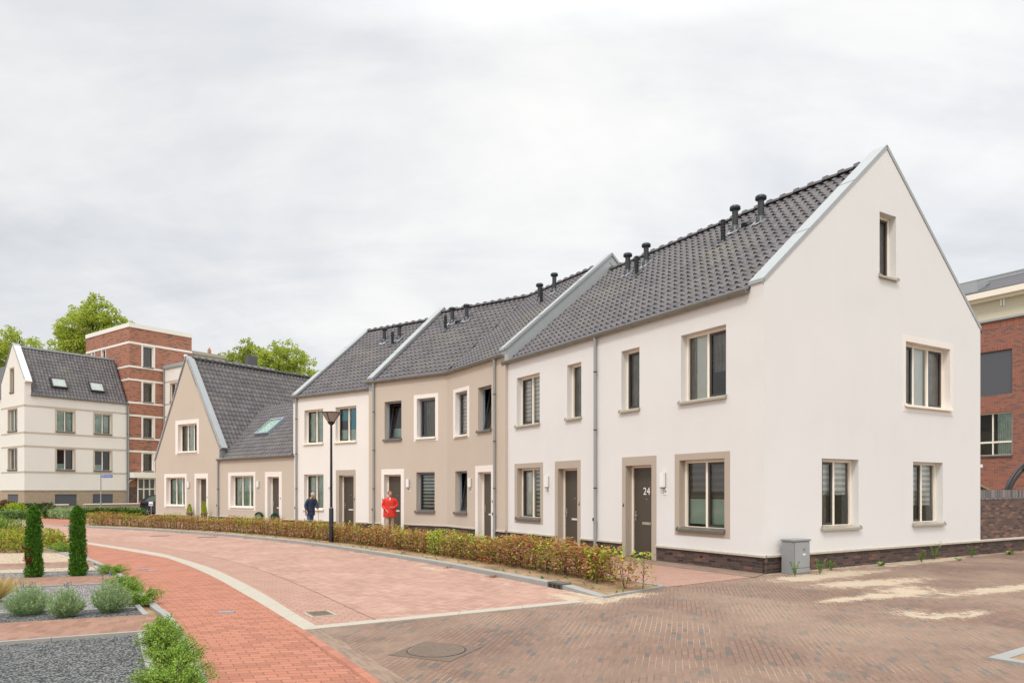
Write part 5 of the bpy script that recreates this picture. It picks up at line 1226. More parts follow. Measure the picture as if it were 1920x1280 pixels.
# ------------------------------------------------------------------ plants
RN = random.Random(11)
def rvec(r=RN):
    while True:
        v = Vector((r.uniform(-1, 1), r.uniform(-1, 1), r.uniform(-1, 1)))
        if 0.05 < v.length < 1: return v.normalized()
def leaf(mb, p, d, n, L, Wd, m=0, fold=0.0):
    """one pointed leaf: p base, d direction, n rough normal"""
    s = d.cross(n)
    if s.length < 1e-4: s = d.orthogonal()
    s.normalize(); mid = p + d * (L * .5) + n * fold * L
    mb.mesh([p, p + d * L * .3 + s * Wd * .46 + n * fold * L * .6, p + d * L * .7 + s * Wd * .36 + n * fold * L * .6, p + d * L, p + d * L * .7 - s * Wd * .36, p + d * L * .3 - s * Wd * .46], [(0, 1, 2, 3, 4, 5)], m)
def tree(name, x, y, blobs, leafm, label, trunk_r=.28, ht=None, group=None, nl=230, lsz=.23, kind='tree'):
    """blobs: (dx, dy, z, r) foliage masses on limbs"""
    H = empty(name, (x, y, 0), 0, label, 'tree', group); r = random.Random(int(abs(x * 31 + y * 7)))
    zt = min(b_[2] - b_[3] * .4 for b_ in blobs); t = MB()
    t.tube([(0, 0, -.1), (.05, 0, zt * .5), (0, .1, zt), (0.1, 0, max(b_[2] for b_ in blobs))], [trunk_r, trunk_r * .75, trunk_r * .55, .05], 10)
    for (dx, dy, z, rad) in blobs:
        t.tube([(0, .05, zt * r.uniform(.75, 1)), (dx * .45, dy * .45, (zt + z) / 2), (dx, dy, z)], [trunk_r * .38, trunk_r * .25, .04], 6)
        for k in range(5):
            v = rvec(r) * rad * .85; t.tube([(dx * .6, dy * .6, z - rad * .4), (dx + v.x, dy + v.y, z + v.z)], [.05, .015], 4)
    t.build('trunk', M['bark'], H); c = MB()
    for (dx, dy, z, rad) in blobs:
        cl = int(17 * rad ** 1.6) + 7
        for k in range(cl):
            v = rvec(r); q = Vector((dx, dy, z)) + Vector((v.x, v.y, v.z * .85)) * rad * 1.08 * (r.random() ** .35) * (1 + .22 * noise.noise(v * 2.1 + Vector((dx, dy, z))))
            cr = rad * r.uniform(.16, .30)
            for j in range(int(nl * .17 * (cr / .5) ** 1.2) + 8):
                w = rvec(r); p = q + Vector((w.x, w.y, w.z * .7)) * cr * (r.random() ** .5)
                d = (w + rvec(r) * .9 + Vector((0, 0, -.2))).normalized(); leaf(c, p, d, rvec(r), lsz * r.uniform(.6, 1.2), lsz * r.uniform(.45, .8), 0, .1)
    c.build('crown', M[leafm], H); return H
def P_(px, Y): return (px - 960) / 1336 * Y
TG = 'trees behind the flats'
tree('plane_tree', P_(172, 76), 76, [(0, 0, 18.2, 3.0), (-2.2, 0, 16.6, 2.4), (2.4, 0, 17.6, 2.3), (-1.0, 1, 20.2, 1.7), (1.6, -1, 20.3, 1.5), (-3.1, 0, 14.2, 1.9), (.5, 0, 14.5, 2.6), (2.8, 0, 15.2, 1.6), (-2.6, 0, 18.9, 1.2), (3.4, .5, 19.0, 1.3), (3.6, 0, 17.4, 1.4), (-3.6, 0, 16.2, 1.3), (.3, 0, 21.6, 1.1)], 'leaf_tree', 'tallest yellow-green tree, rising behind the brick tower', group=TG)
tree('plane_tree', P_(35, 80), 80, [(0, 0, 17.0, 2.4), (-2.6, 0, 16.6, 2.2), (2.4, 0, 15.7, 2.0), (-4.6, 0, 15.0, 2.0), (4.1, 0, 14.8, 1.6), (.4, 0, 13.6, 2.3), (-1.0, 0, 18.9, 1.2), (5.8, 0, 14.0, 1.6)], 'leaf_tree', 'broad tree behind the roof of the apartment block, left edge', group=TG)
tree('plane_tree', P_(118, 84), 84, [(0, 0, 16.0, 1.8), (-1.6, 0, 15.0, 1.5), (1.6, 0, 14.6, 1.6), (0, 0, 13.2, 1.7)], 'leaf_tree_dark', 'smaller darker tree between the broad tree and the tallest one', group=TG)
tree('plane_tree', P_(455, 86), 86, [(0, 0, 16.2, 2.2), (-1.6, 0, 17.4, 1.5), (1.8, 0, 17.8, 1.6), (-2.3, 0, 15.6, 1.7), (0.4, 0, 18.9, 1.1), (2.6, 0, 15.8, 1.6), (-3.0, 0, 14.0, 1.5)], 'leaf_tree_dark', 'tree behind the stub chimney, above the steep gable roof', group=TG)
tree('plane_tree', P_(522, 82), 82, [(0, 0, 15.6, 2.3), (-1.7, 0, 17.0, 1.5), (1.5, 0, 17.0, 1.7), (2.9, 0, 15.2, 1.8), (.3, 0, 17.9, 1.2), (-2.4, 0, 14.8, 1.7), (3.9, 0, 13.6, 1.4)], 'leaf_tree', 'bright round tree beside the white house roof slope', group=TG)

# beech saplings of the hedge
def sapling_parts(st, lf, x, y, z0, h, r, lime, nleaf, spread=.16):
    for k in range(r.choice((2, 3))):
        a = r.uniform(0, 6.28); tip = Vector((x + math.cos(a) * spread * r.uniform(.2, 1), y + math.sin(a) * spread * r.uniform(.2, 1), z0 + h * r.uniform(.75, 1.05)))
        st.tube([(x + math.cos(a) * .015, y + math.sin(a) * .015, z0 - .02), ((x + tip.x) / 2 + r.uniform(-.02, .02), (y + tip.y) / 2 + r.uniform(-.02, .02), z0 + h * .45), tip], [.007, .005, .002], 5)
    for k in range(nleaf):
        t = r.random() ** .85; hh = (.10 if y < 15.5 else .03) + .94 * t; a = r.uniform(0, 6.28); rr = spread * 1.15 * (r.random() ** .5) * (1.15 - .35 * abs(t - .4))
        p = Vector((x + math.cos(a) * rr, y + math.sin(a) * rr, z0 + h * hh)); d = Vector((math.cos(a) + r.uniform(-.7, .7), math.sin(a) + r.uniform(-.7, .7), r.uniform(-.5, .6))).normalized()
        s = r.uniform(.038, .070); m = 1 if r.random() < lime * (1.4 if t > .7 else 1) else 0
        leaf(lf, p, d, Vector((r.uniform(-.6, .6), r.uniform(-.6, .6), 1)).normalized(), s, s * .66, m, .08)
hl = resample(offset(k1[14:], -1.18), 400); r = random.Random(5)
st, lf = MB(), MB(); hl_len = sum((b_ - a).length for a, b_ in zip(hl, hl[1:])); prev = Vector((99, 99, 0)); plants = []
for p in hl:
    if (p - prev).length >= .16:
        prev = p
        for row in (-.17, .17): plants.append(p + Vector((row * .7 + r.uniform(-.05, .05), row * .7 + r.uniform(-.05, .05), 0)))
for p in plants:
    near = max(0, min(1, (30 - p.y) / 16)); h = .60 + .10 * noise.noise(p * .8) + r.uniform(-.07, .09) + (-.03 if p.y > 16 else -.02)
    lime = .14 + .80 * max(0, noise.noise(p * 1.3 + Vector((3, 1, 0))) - .05) + .3 * max(0, noise.noise(p * .45))
    sapling_parts(st, lf, p.x, p.y, .05, h, r, lime, int(160 + 120 * near), .17)
H = empty('hedge', (0, 0, 0), 0, 'long low beech hedge with browning leaves, running between kerb and footpath', 'hedge')
st.build('stem', M['twig'], H); lf.build('foliage', [M['leaf_hedge'], M['leaf_lime']], H)
SAP = [(2.20, 12.02, .60, .50, 'last thin sapling at the street end of the hedge'), (1.92, 12.10, .52, .15, 'brownish sapling second from the street end of the hedge'), (1.78, 12.55, .60, .35, 'sapling third from the street end, mixed green and brown leaves'),
       (1.50, 12.62, .58, .6, 'lime green sapling fourth from the street end of the hedge'), (1.52, 13.05, .62, .12, 'rusty sapling behind the lime one near the street end')]
for x, y, h, lime, lab in SAP:
    H = empty('beech_sapling', (x, y, .04), 0, lab, 'sapling', 'saplings at the street end of the hedge'); a, c = MB(), MB()
    sapling_parts(a, c, 0, 0, 0, h, r, lime, 230, .17); a.build('stem', M['twig'], H); c.build('foliage', [M['leaf_hedge'], M['leaf_lime']], H)

# weeds in the bed and by the wall
wd = MB()
for k in range(150):
    i = r.randrange(0, len(na)); t = r.random() ** 1.6; p = na[i].lerp(nb_[i], .05 + .4 * t)
    for q in range(r.randrange(4, 10)):
        a = r.uniform(0, 6.28); leaf(wd, Vector((p.x, p.y, .05)), Vector((math.cos(a), math.sin(a), r.uniform(.3, 1.4))).normalized(), Vector((0, 0, 1)), r.uniform(.03, .08), .022)
tag(wd.build('weeds', M['leaf_green']), None, None, None, 'stuff')
dl = MB()
for (t0, n) in ((.10, 26), (.165, 10), (.31, 8), (.40, 8), (.47, 10), (.55, 9), (.62, 9), (.70, 8), (.80, 7)):
    c = resample(offset(k1, .10), 100)[int(t0 * 100)]
    for k in range(n):
        p = c + Vector((r.gauss(0, .10), r.gauss(0, .07), .012 + r.random() * .02)); leaf(dl, p, rvec(r).cross(Vector((0, 0, 1))).normalized(), Vector((r.uniform(-.5, .5), 0, 1)).normalized(), r.uniform(.04, .08), .04, 0, .25)
tag(dl.build('fallen_leaves', M['leaf_dead']), None, None, None, 'stuff')
def weed(x, y, kind, h, label):
    h *= .82
    H = empty('weed', (x, y, 0), 0, label, 'weed', 'weeds along the wall base'); a, c = MB(), MB(); rr = random.Random(int(x * 100))
    if kind == 'broad':
        for k in range(16):
            t = rr.uniform(0, 6.28); leaf(c, Vector((0, 0, .01)), Vector((math.cos(t), math.sin(t), rr.uniform(.15, .8))).normalized(), Vector((0, 0, 1)), h * rr.uniform(.7, 1.2), h * .45, 0, .12)
        c.build('leaves', M['leaf_green'], H)
    else:
        for k in range(7):
            t = rr.uniform(0, 6.28); tip = Vector((math.cos(t) * h * .35, math.sin(t) * h * .35, h * rr.uniform(.6, 1))); a.tube([(0, 0, 0), tip * .5 + Vector((0, 0, h * .1)), tip], [.004, .003, .001], 4)
            for q in range(16):
                p = tip * rr.uniform(.2, 1) + Vector((0, 0, h * .05)); leaf(c, p, (rvec(rr) + Vector((0, 0, .5))).normalized(), rvec(rr), rr.uniform(.03, .06), .016)
        a.build('stem', M['leaf_green'], H); c.build('leaves', M['leaf_green'], H)
for i, (x, y, k, h, lab) in enumerate([(5.55, 13.98, 'thin', .36, 'thin weed in front of the grey cabinet'), (6.20, 14.35, 'thin', .40, 'bushy weed just right of the grey cabinet'), (6.75, 15.05, 'thin', .26, 'small weed against the plinth right of the cabinet'), (8.25, 15.95, 'broad', .17, 'broad-leaved weed under the left gable window gap'),
        (9.6, 16.7, 'thin', .34, 'drooping weed left of the tall weed by the plinth'), (10.25, 17.3, 'thin', .56, 'tallest weed against the plinth under the right window'), (10.75, 17.15, 'broad', .13, 'flat green weed lying on the paving by the tall weed'), (11.65, 18.05, 'thin', .38, 'spindly weed near the end of the gable'), (13.1, 18.75, 'broad', .2, 'broad-leaved weed at the foot of the dark garden wall')]): weed(x, y, k, h, lab)

# columnar conifers in the garden
def thuja(x, y, h, rad, label, brown=None, seed=1):
    H = empty('columnar_conifer', (x, y, 0.01), 0, label, 'conifer', 'columnar conifers in the gravel garden'); rr = random.Random(seed); c, s = MB(), MB()
    s.tube([(0, 0, 0), (.01, 0, h * .3), (-.01, 0, h * .6), (0.01, 0, h * .90)], [rad * .62, rad * .66, rad * .55, rad * .25], 9); s.build('stem', M['leaf_dark'], H)  # thick dark core added inside the foliage to close its light gaps
    for k in range(9500):
        t = rr.random(); z = t * h; a = rr.uniform(0, 6.28)
        prof = rad * (1.06 - .34 * t) * min(1, ((1 - t) * 7) ** .6 + .12) * min(1, t * 6 + .75); prof *= 1 + .34 * noise.noise(Vector((math.cos(a) * 1.5, math.sin(a) * 1.5, z * 6 + seed)))
        R_ = prof * (.55 + .47 * rr.random() ** .6); p = Vector((math.cos(a) * R_, math.sin(a) * R_, z))
        d = Vector((math.cos(a) * .35 + rr.uniform(-.8, .8), math.sin(a) * .35 + rr.uniform(-.8, .8), rr.uniform(.0, 1.1))).normalized()
        br = brown and abs(z - brown[0]) < brown[1] and -2.6 < (a if a < math.pi else a - 2 * math.pi) < -1.2 and noise.noise(p * 9) > -.2
        leaf(c, p, d, rvec(rr), rr.uniform(.024, .05), rr.uniform(.010, .018), 1 if br else 0)
    for k in range(26):
        t = rr.random(); leaf(c, Vector((0, 0, h * .97 + t * .13)), Vector((rr.uniform(-.5, .5), rr.uniform(-.5, .5), 1)).normalized(), rvec(rr), .03, .006)
    s2 = MB(); s2.tube([(0, 0, h * .9), (.01, 0, h + .14)], [.006, .002], 4); s2.build('leader_shoot', M['leaf_straw'], H)
    c.build('foliage', [M['leaf_thuja'], M['leaf_thuja_brown']], H)
thuja(-9.21, 13.72, 1.36, .146, 'left columnar conifer with a browned patch near its foot', (.42, .16), 3)
thuja(-8.52, 13.98, 1.36, .146, 'right columnar conifer, all green, nearer the cycle path', None, 8)

def lavender(x, y, rad, h, label, seed):
    H = empty('lavender_bush', (x, y, .03), 0, label, 'lavender', 'grey-green lavender bushes in the gravel'); rr = random.Random(seed); st, c, fl = MB(), MB(), MB()
    for k in range(190):
        a = rr.uniform(0, 6.28); q = rr.random() ** .5; b0 = Vector((math.cos(a) * rad * .45 * q, math.sin(a) * rad * .45 * q, 0)); top = Vector((math.cos(a) * rad * q * rr.uniform(.9, 1.12), math.sin(a) * rad * q * rr.uniform(.9, 1.12), h * (1.04 - .60 * q * q) * rr.uniform(.62, 1.22)))
        mid = b0.lerp(top, .5) + Vector((math.cos(a), math.sin(a), 0)) * rad * .06; pts = [b0, mid, top]
        st.tube(pts, [.0035, .003, .0015], 4, cap=False)
        for j in range(20):
            t = rr.uniform(.15, 1); p = b0.lerp(mid, t * 2) if t < .5 else mid.lerp(top, t * 2 - 1)
            d = ((top - b0).normalized() * .9 + rvec(rr) * .8).normalized(); leaf(c, p, d, rvec(rr), rr.uniform(.03, .055), rr.uniform(.005, .009))
    for k in range(5):
        a = rr.uniform(0, 6.28); q = rr.random() * .7; tip = Vector((math.cos(a) * rad * q, math.sin(a) * rad * q, h * rr.uniform(1.1, 1.35))); st.tube([(tip.x * .7, tip.y * .7, h * .6), tip], .0022, 4)
        for j in range(12): leaf(fl, tip + Vector((0, 0, -j * .004)), rvec(rr), rvec(rr), .014, .010)
    st.build('stem', M['leaf_lavender'], H); c.build('foliage', M['leaf_lavender'], H); fl.build('flowers', M['flower_violet'], H)
lavender(-6.54, 9.62, .29, .37, 'leftmost of three grey-green lavender bushes', 1); lavender(-5.93, 9.48, .225, .33, 'smallest lavender bush, in the middle of the three', 2); lavender(-5.54, 9.84, .27, .42, 'rightmost and tallest lavender bush, beside the low junipers', 3)

def juniper(x, y, rad, h, label, seed, n=70):
    H = empty('spreading_juniper', (x, y, .02), 0, label, 'juniper', 'low spreading shrubs along the garden kerb'); rr = random.Random(seed); st, c = MB(), MB()
    for k in range(n):
        a = rr.uniform(0, 6.28); L = rad * rr.uniform(.35, 1.2); up = h * rr.uniform(.25, 1.25) * (1.25 - .5 * L / rad); tip = Vector((math.cos(a) * L, math.sin(a) * L, up)); mid = tip * .5 + Vector((0, 0, up * .22))
        st.tube([(0, 0, 0), mid, tip], [.008, .005, .002], 4, cap=False)
        for j in range(int(110 * rad / .3) + 20):
            t = min(1.02, max(.2, round(rr.uniform(.2, 1.04) * 7) / 7 + rr.gauss(0, .022))); p = Vector((0, 0, 0)).lerp(mid, t * 2) if t < .5 else mid.lerp(tip, t * 2 - 1)
            p = p + rvec(rr) * .035; d = ((tip - mid).normalized() * .8 + rvec(rr)).normalized(); leaf(c, p, d, rvec(rr), rr.uniform(.012, .024), rr.uniform(.007, .012))
    st.build('stem', M['twig'], H); c.build('foliage', M['leaf_juniper'], H)
for i, (x, y, rd, h, lab) in enumerate([(-7.98, 14.25, .30, .17, 'small spreading shrub right of the right conifer'), (-12.1, 19.3, .42, .22, 'far pale-green shrub between the two conifers'), (-6.80, 12.45, .24, .18, 'spreading shrub by the kerb behind the tallest lavender'), (-6.22, 11.55, .25, .18, 'spreading shrub by the kerb level with the lavenders'),
        (-5.42, 10.45, .28, .20, 'spreading shrub at the end of the middle brick path'), (-3.88, 7.95, .20, .22, 'bright shrub at the end of the near brick path, farthest of three'), (-3.52, 7.25, .24, .25, 'middle one of the three large bright shrubs at the near kerb'), (-3.12, 6.55, .27, .26, 'large bright shrub at the bottom edge beside the dark gravel'), (-2.72, 5.75, .30, .26, 'bright shrub mostly below the bottom edge of the view')]):
    juniper(x, y, rd, h, lab, 20 + i, 64 if i > 4 else 46)
H = empty('ornamental_grass', (-7.75, 10.7, .02), 0, 'straw-coloured grass tuft at the left edge behind the lavenders', 'grass tuft'); g = MB()
for k in range(420):
    a = r.uniform(0, 6.28); q = r.random(); tip = Vector((math.cos(a) * .45 * q, math.sin(a) * .45 * q, .42 * r.uniform(.6, 1))); d = tip.normalized(); leaf(g, Vector((0, 0, 0)), d, rvec(r), tip.length, .009)
g.build('blades', M['leaf_straw'], H)

def shrub(name, x, y, rx, ry, h, leafm, label, cat, group, n, ls, seed, second=None, stem=True, z0=.02, sharp=1.0):
    H = empty(name, (x, y, z0), 0, label, cat, group); rr = random.Random(seed); c, st = MB(), MB()
    for k in range(8): a = rr.uniform(0, 6.28); st.tube([(rr.uniform(-rx, rx) * .5, rr.uniform(-ry, ry) * .5, 0), (math.cos(a) * rx * .6, math.sin(a) * ry * .6, h * .75)], [.01, .004], 4)
    for k in range(n):
        v = rvec(rr); q = rr.random() ** .4; bump = 1 + .25 * noise.noise(v * 2.5 + Vector((seed, 0, 0))); p = Vector((v.x * rx * q * bump, v.y * ry * q * bump, h * (.5 + .5 * v.z * q * bump * sharp)))
        leaf(c, p, (v + rvec(rr) * .8 + Vector((0, 0, .3))).normalized(), rvec(rr), ls * rr.uniform(.7, 1.3), ls * .55, 1 if second and rr.random() < second[1] else 0, .1)
    st.build('stem', M['twig'], H); c.build('foliage', [M[leafm]] + ([M[second[0]]] if second else []), H); return H
def hedge_block(name, A, B_, w, h, leafm, label, n, ls, seed, second=None):
    A, B_ = Vector((*A, 0)), Vector((*B_, 0)); H = empty(name, A, math.atan2((B_ - A).y, (B_ - A).x), label, 'hedge'); L = (B_ - A).length; rr = random.Random(seed); c, st = MB(), MB()
    for k in range(int(L / .5)): st.tube([(k * .5 + .2, 0, 0), (k * .5 + .2 + rr.uniform(-.1, .1), 0, h * .8)], [.02, .006], 5)
    for k in range(n):
        f = rr.choice(('t', 'f', 'f', 'b', 'v')); u = rr.uniform(0, L); v = rr.uniform(-w / 2, w / 2); z = rr.uniform(.05, h)
        if f == 't': z = h
        elif f == 'f': v = -w / 2
        elif f == 'b': v = w / 2
        z *= 1 + .16 * noise.noise(Vector((u * .9, seed, 0))); p = Vector((u, v + .06 * noise.noise(Vector((u * 2, z * 3, seed))), z)) + rvec(rr) * .06
        leaf(c, p, (rvec(rr) + Vector((0, -.3, .4))).normalized(), rvec(rr), ls * rr.uniform(.7, 1.3), ls * .6, 1 if second and rr.random() < second[1] else 0, .1)
    st.build('stem', M['twig'], H); c.build('foliage', [M[leafm]] + ([M[second[0]]] if second else []), H)
hedge_block('hedge', (P_(100, 43.5), 43.0), (P_(262, 43.5), 43.8), 1.2, .50, 'leaf_green', 'mixed green planting behind the beech hedge, below the street name sign', 9000, .12, 4, ('leaf_dark', .35))
hedge_block('hedge', (P_(-60, 47), 47.5), (P_(108, 47), 46.2), .8, .74, 'leaf_dark', 'clipped dark green hedge left of the path to the flats', 8000, .10, 9)
BG = 'low rounded shrubs beside the road'
for i, (px, Y, rd, h, lab) in enumerate([(-8, 41.2, .40, .52, 'round shrub in the row by the road, cut by the left edge'), (16, 41.2, .40, .52, 'second round shrub from the left edge in the row'), (34, 41.3, .40, .50, 'round shrub in the middle of the row by the road'), (50, 41.4, .40, .50, 'round shrub nearest the pink path, left of it'),
        (108, 42.2, .50, .60, 'pale-flowered shrub at the corner of the pink path'), (125, 41.6, .55, .62, 'pale shrub right of the pink path corner')]):
    shrub('round_shrub', P_(px, Y), Y, rd, rd, h, 'leaf_green' if i < 4 else 'leaf_lavender', lab, 'shrub', BG, 900, .09, 40 + i, ('leaf_lavender', .3))
shrub('reddish_grass', P_(4, 46), 46, .8, .6, 1.0, 'flower_red', 'purple-brown grassy shrub at the left edge in front of the flats', 'shrub', None, 2200, .14, 61, ('leaf_green', .4))
shrub('round_shrub', P_(28, 45.6), 45.6, .7, .5, .85, 'leaf_lime', 'bright green shrub above the dark clipped hedge, under the grey screen', 'shrub', BG, 900, .10, 77)
# garden roses and shrubs at the left edge
RS = 'reddish shrubs in the garden bed'
for i, (px, yb, h, w_, lab) in enumerate([(-10, 1036, .62, .5, 'reddish shrub at the left edge of the garden bed'), (14, 1030, .60, .45, 'reddish shrub second from the left edge'), (38, 1036, .50, .4, 'reddish shrub left of the left conifer'), (92, 1024, .50, .40, 'reddish shrub just right of the left conifer'), (105, 1030, .42, .30, 'small rusty shrub on the kerb between the conifers'), (52, 1018, .50, .40, 'rusty shrub behind the left conifer')]):
    Y = 2271 / (yb - 918); shrub('garden_shrub', P_(px, Y), Y, w_, w_, h, 'leaf_rose', lab, 'shrub', RS, 800, .065, 90 + i, ('leaf_lime', .4))
shrub('garden_shrub', P_(-2, 24), 24, .75, .7, .75, 'leaf_green', 'green feathery bush at the left edge above the reddish shrubs', 'shrub', None, 2600, .07, 99, ('leaf_lime', .2))

# pots by the doors
def pot(H, r_=.13, h=.2):
    p = MB(); p.tube([(0, 0, 0), (0, 0, h), (0, 0, h)], [r_ * .75, r_, r_ * .9], 16); p.build('pot', M['pot_dark'], H)
def potted(name, x, y, ph, kind, h, rad, label, cat, group):
    H = empty(name, (x, y, .01), 0, label, cat, group); pot(H, .15, ph); c = MB(); rr = random.Random(int(abs(x) * 50))
    for k in range(1500):
        v = rvec(rr)
        if kind == 'cone':
            t = (v.z + 1) / 2; a = rr.uniform(0, 6.28); R_ = rad * (1 - t) ** .55 * min(1, t * 5 + .5) * (.7 + .35 * rr.random()); p = Vector((math.cos(a) * R_, math.sin(a) * R_, ph + .02 + t * h)); d = Vector((math.cos(a), math.sin(a), 1.3)).normalized()
        else: p = Vector((0, 0, ph + rad)) + v * rad * rr.uniform(.85, 1.03); d = (v + rvec(rr) * .5).normalized()
        leaf(c, p, d, rvec(rr), .035, .02)
    c.build('foliage', M['leaf_yellow' if kind == 'cone' else 'leaf_ball'], H)
    if kind == 'cone':
        f = MB()
        for k in range(160): a = rr.uniform(0, 6.28); f_ = Vector((math.cos(a) * .15, math.sin(a) * .15, ph + rr.uniform(-.02, .10))); leaf(f, f_, rvec(rr), rvec(rr), .04, .025)
        f.build('flowers', M['flower_red'], H)
potted('potted_conifer', -16.95, 37.45, .42, 'cone', .50, .15, 'smaller yellow-green potted conifer left of the far door', 'potted plant', 'potted conifers at the far door')
potted('potted_conifer', -15.75, 36.45, .42, 'cone', .66, .16, 'taller yellow-green potted conifer right of the far door', 'potted plant', 'potted conifers at the far door')
potted('potted_topiary', -11.9, 33.5, .30, 'ball', .3, .17, 'dark green topiary ball left of the low house door', 'potted plant', 'topiary balls at the low house door')
potted('potted_topiary', -10.85, 32.6, .28, 'ball', .3, .17, 'dark green topiary ball right of the low house door', 'potted plant', 'topiary balls at the low house door')

# ------------------------------------------------------------------ street furniture
H = empty('street_lamp', (-5.72, 22.55, .05), 0, 'tall black street lamp with an upturned cone head beside the hedge', 'street lamp')
m_ = MB(); m_.tube([(0, 0, -.1), (0, 0, 1.05), (0, 0, 1.09)], [.075, .072, .05], 18); m_.tube([(0, 0, 1.09), (0, 0, 3.74)], [.042, .034], 16); m_.build('pole', M['black_paint'], H)
m_ = MB(); m_.tube([(0, 0, 1.075), (0, 0, 1.10)], .058, 16); m_.build('collar', M['pipe_zinc'], H)
m_ = MB(); m_.tube([(0, 0, 3.70), (0, 0, 3.76), (0, 0, 3.80)], [.045, .11, .12], 18); m_.build('lamp_base', M['black_paint'], H)
m, bb, out = new_mat('lamp_bowl'); p = bb.n('ShaderNodeBsdfPrincipled', i_Base_Color=srgb(196, 186, 176), i_Roughness=.25); tl = bb.n('ShaderNodeBsdfTranslucent', i_Color=srgb(210, 200, 190)); ms = bb.n('ShaderNodeMixShader', i_0=.45, i_1=p.outputs[0], i_2=tl.outputs[0]); bb.put(out.inputs[0], ms.outputs[0]); MATS['lamp_bowl'] = m
m_ = MB(); m_.tube([(0, 0, 3.80), (0, 0, 3.95), (0, 0, 4.08)], [.10, .205, .285], 28, cap=False); m_.build('lamp_shade', M['lamp_bowl'], H)
m_ = MB(); m_.tube([(0, 0, 4.075), (0, 0, 4.10), (0, 0, 4.13)], [.30, .31, .06], 28); m_.build('lamp_lid', M['black_paint'], H)
for k in range(4): a = math.pi / 4 + k * math.pi / 2 + .55; m_ = MB(); m_.tube([(math.cos(a) * .10, math.sin(a) * .10, 3.79), (math.cos(a) * .215, math.sin(a) * .215, 3.94), (math.cos(a) * .302, math.sin(a) * .302, 4.085)], .011, 6); m_.build('rib', M['black_paint'], H)

H = empty('street_sign', (P_(189, 46.5), 46.5, 0), 0, 'blue street name sign on a thin grey pole', 'sign')
m_ = MB(); m_.tube([(0, 0, 0), (0, 0, .95)], .05, 12); m_.tube([(0, 0, .95), (0, 0, 2.72)], .033, 12); m_.build('pole', M['pipe_zinc'], H)
m_ = MB(); m_.box(.05, .78, -.02, .0, 2.50, 2.68); m_.build('sign_board', M['sign_blue'], H); m_ = MB(); m_.box(.03, .80, -.012, .004, 2.48, 2.50); m_.box(.03, .80, -.012, .004, 2.68, 2.70); m_.box(.03, .05, -.012, .004, 2.50, 2.68); m_.box(.78, .80, -.012, .004, 2.50, 2.68); m_.build('sign_rim', M['sign_white'], H)
textmesh('lettering', 'Bloesempad', .125, 'sign_white', H, (.415, -.023, 2.59), ext=.001)
H = empty('small_sign', (P_(283.5, 40.6), 40.6, 0), 0, 'small white sign with a purple band in front of the black car', 'sign')
m_ = MB(); m_.tube([(0, 0, 0), (0, 0, .95)], .022, 10); m_.build('pole', M['pipe_zinc'], H); m_ = MB(); m_.box(-.125, .115, -.035, -.022, .80, 1.03); m_.build('sign_board', M['sign_white'], H, bevel=.004); m_ = MB(); m_.box(-.105, .10, -.039, -.0355, .845, .90); m_.build('colour_band', M['sign_purple'], H)

H = empty('utility_cabinet', (5.65, 14.28, 0), R(31.13), 'grey metal utility cabinet against the gable plinth', 'cabinet')
m_ = MB(); m_.box(0, .50, 0, .30, .0, .66); m_.build('housing', M['box_grey'], H, bevel=.006); m_ = MB(); m_.box(-.022, .522, -.022, .31, .665, .70); m_.build('lid', M['box_grey'], H, bevel=.006)
m_ = MB(); m_.box(.02, .48, -.012, -.001, .13, .64); d_ = m_.build('door', M['box_door'], H, bevel=.004); m_ = MB(); m_.tube([(.30, -.012, .52), (.30, -.03, .52)], .022, 12); m_.box(.293, .307, -.036, -.03, .47, .53); m_.build('lock', M['steel'], d_)
m_ = MB(); m_.box(.26, .34, -.017, -.0125, .38, .415); m_.build('label_plate', M['white_lens'], d_); m_ = MB(); m_.box(.005, .495, -.010, -.001, .03, .12); m_.build('base_panel', M['box_door'], H, bevel=.003)

# square-framed manhole cover in the brown paving
H = empty('manhole_cover', (-.80, 7.52, .004), R(-24), 'large rusty round manhole cover in a square frame, lower centre', 'manhole cover')
m_ = MB(); m_.box(-.36, .36, -.36, .36, -.02, .004)
for k in range(22):
    u = -.34 + k * .032
    for s in (1, -1):
        lo = math.sqrt(max(0, .315 ** 2 - u * u)) if abs(u) < .315 else 0
        if s > 0: m_.box(u, u + .014, lo + .004, .35, .004, .008)
        else: m_.box(u, u + .014, -.35, -lo - .004, .004, .008)
m_.build('frame', M['iron'], H)
m_ = MB(); m_.tube([(0, 0, 0), (0, 0, .010)], .298, 40, smooth=False)
for k in range(19):
    u = -.27 + k * .03; lo = math.sqrt(max(0, .28 ** 2 - u * u)) if abs(u) < .28 else 0
    if lo > .03: m_.box(u - .007, u + .007, -lo, lo, .010, .014)
m_.build('cover', M['iron'], H)
m_ = MB()
for k in range(40):
    a0, a1 = 2 * math.pi * k / 40, 2 * math.pi * (k + 1) / 40
    m_.mesh([(rr_ * math.cos(a), rr_ * math.sin(a), z) for rr_, z in ((.298, .006), (.318, .006)) for a in (a0, a1)], [(0, 1, 3, 2)])
m_.build('seal', M['iron_dark'], H)
def plate(name, x, y, w_, l_, rz, label, group, mat='iron_dark', z=.018, slots=0):
    H = empty(name, (x, y, z), rz, label, 'drain' if slots else 'cover', group); m_ = MB(); m_.box(-w_ / 2, w_ / 2, -l_ / 2, l_ / 2, -.02, .004); m_.build('frame', M['concrete' if slots else mat], H)
    m_ = MB(); m_.box(-w_ / 2 + .03, w_ / 2 - .03, -l_ / 2 + .03, l_ / 2 - .03, .004, .008)
    for k in range(slots): u = -w_ / 2 + .05 + k * (w_ - .1) / slots; m_.box(u, u + .012, -l_ / 2 + .05, l_ / 2 - .05, .008, .012)
    m_.build('grille' if slots else 'lid', M['iron' if slots else mat], H)
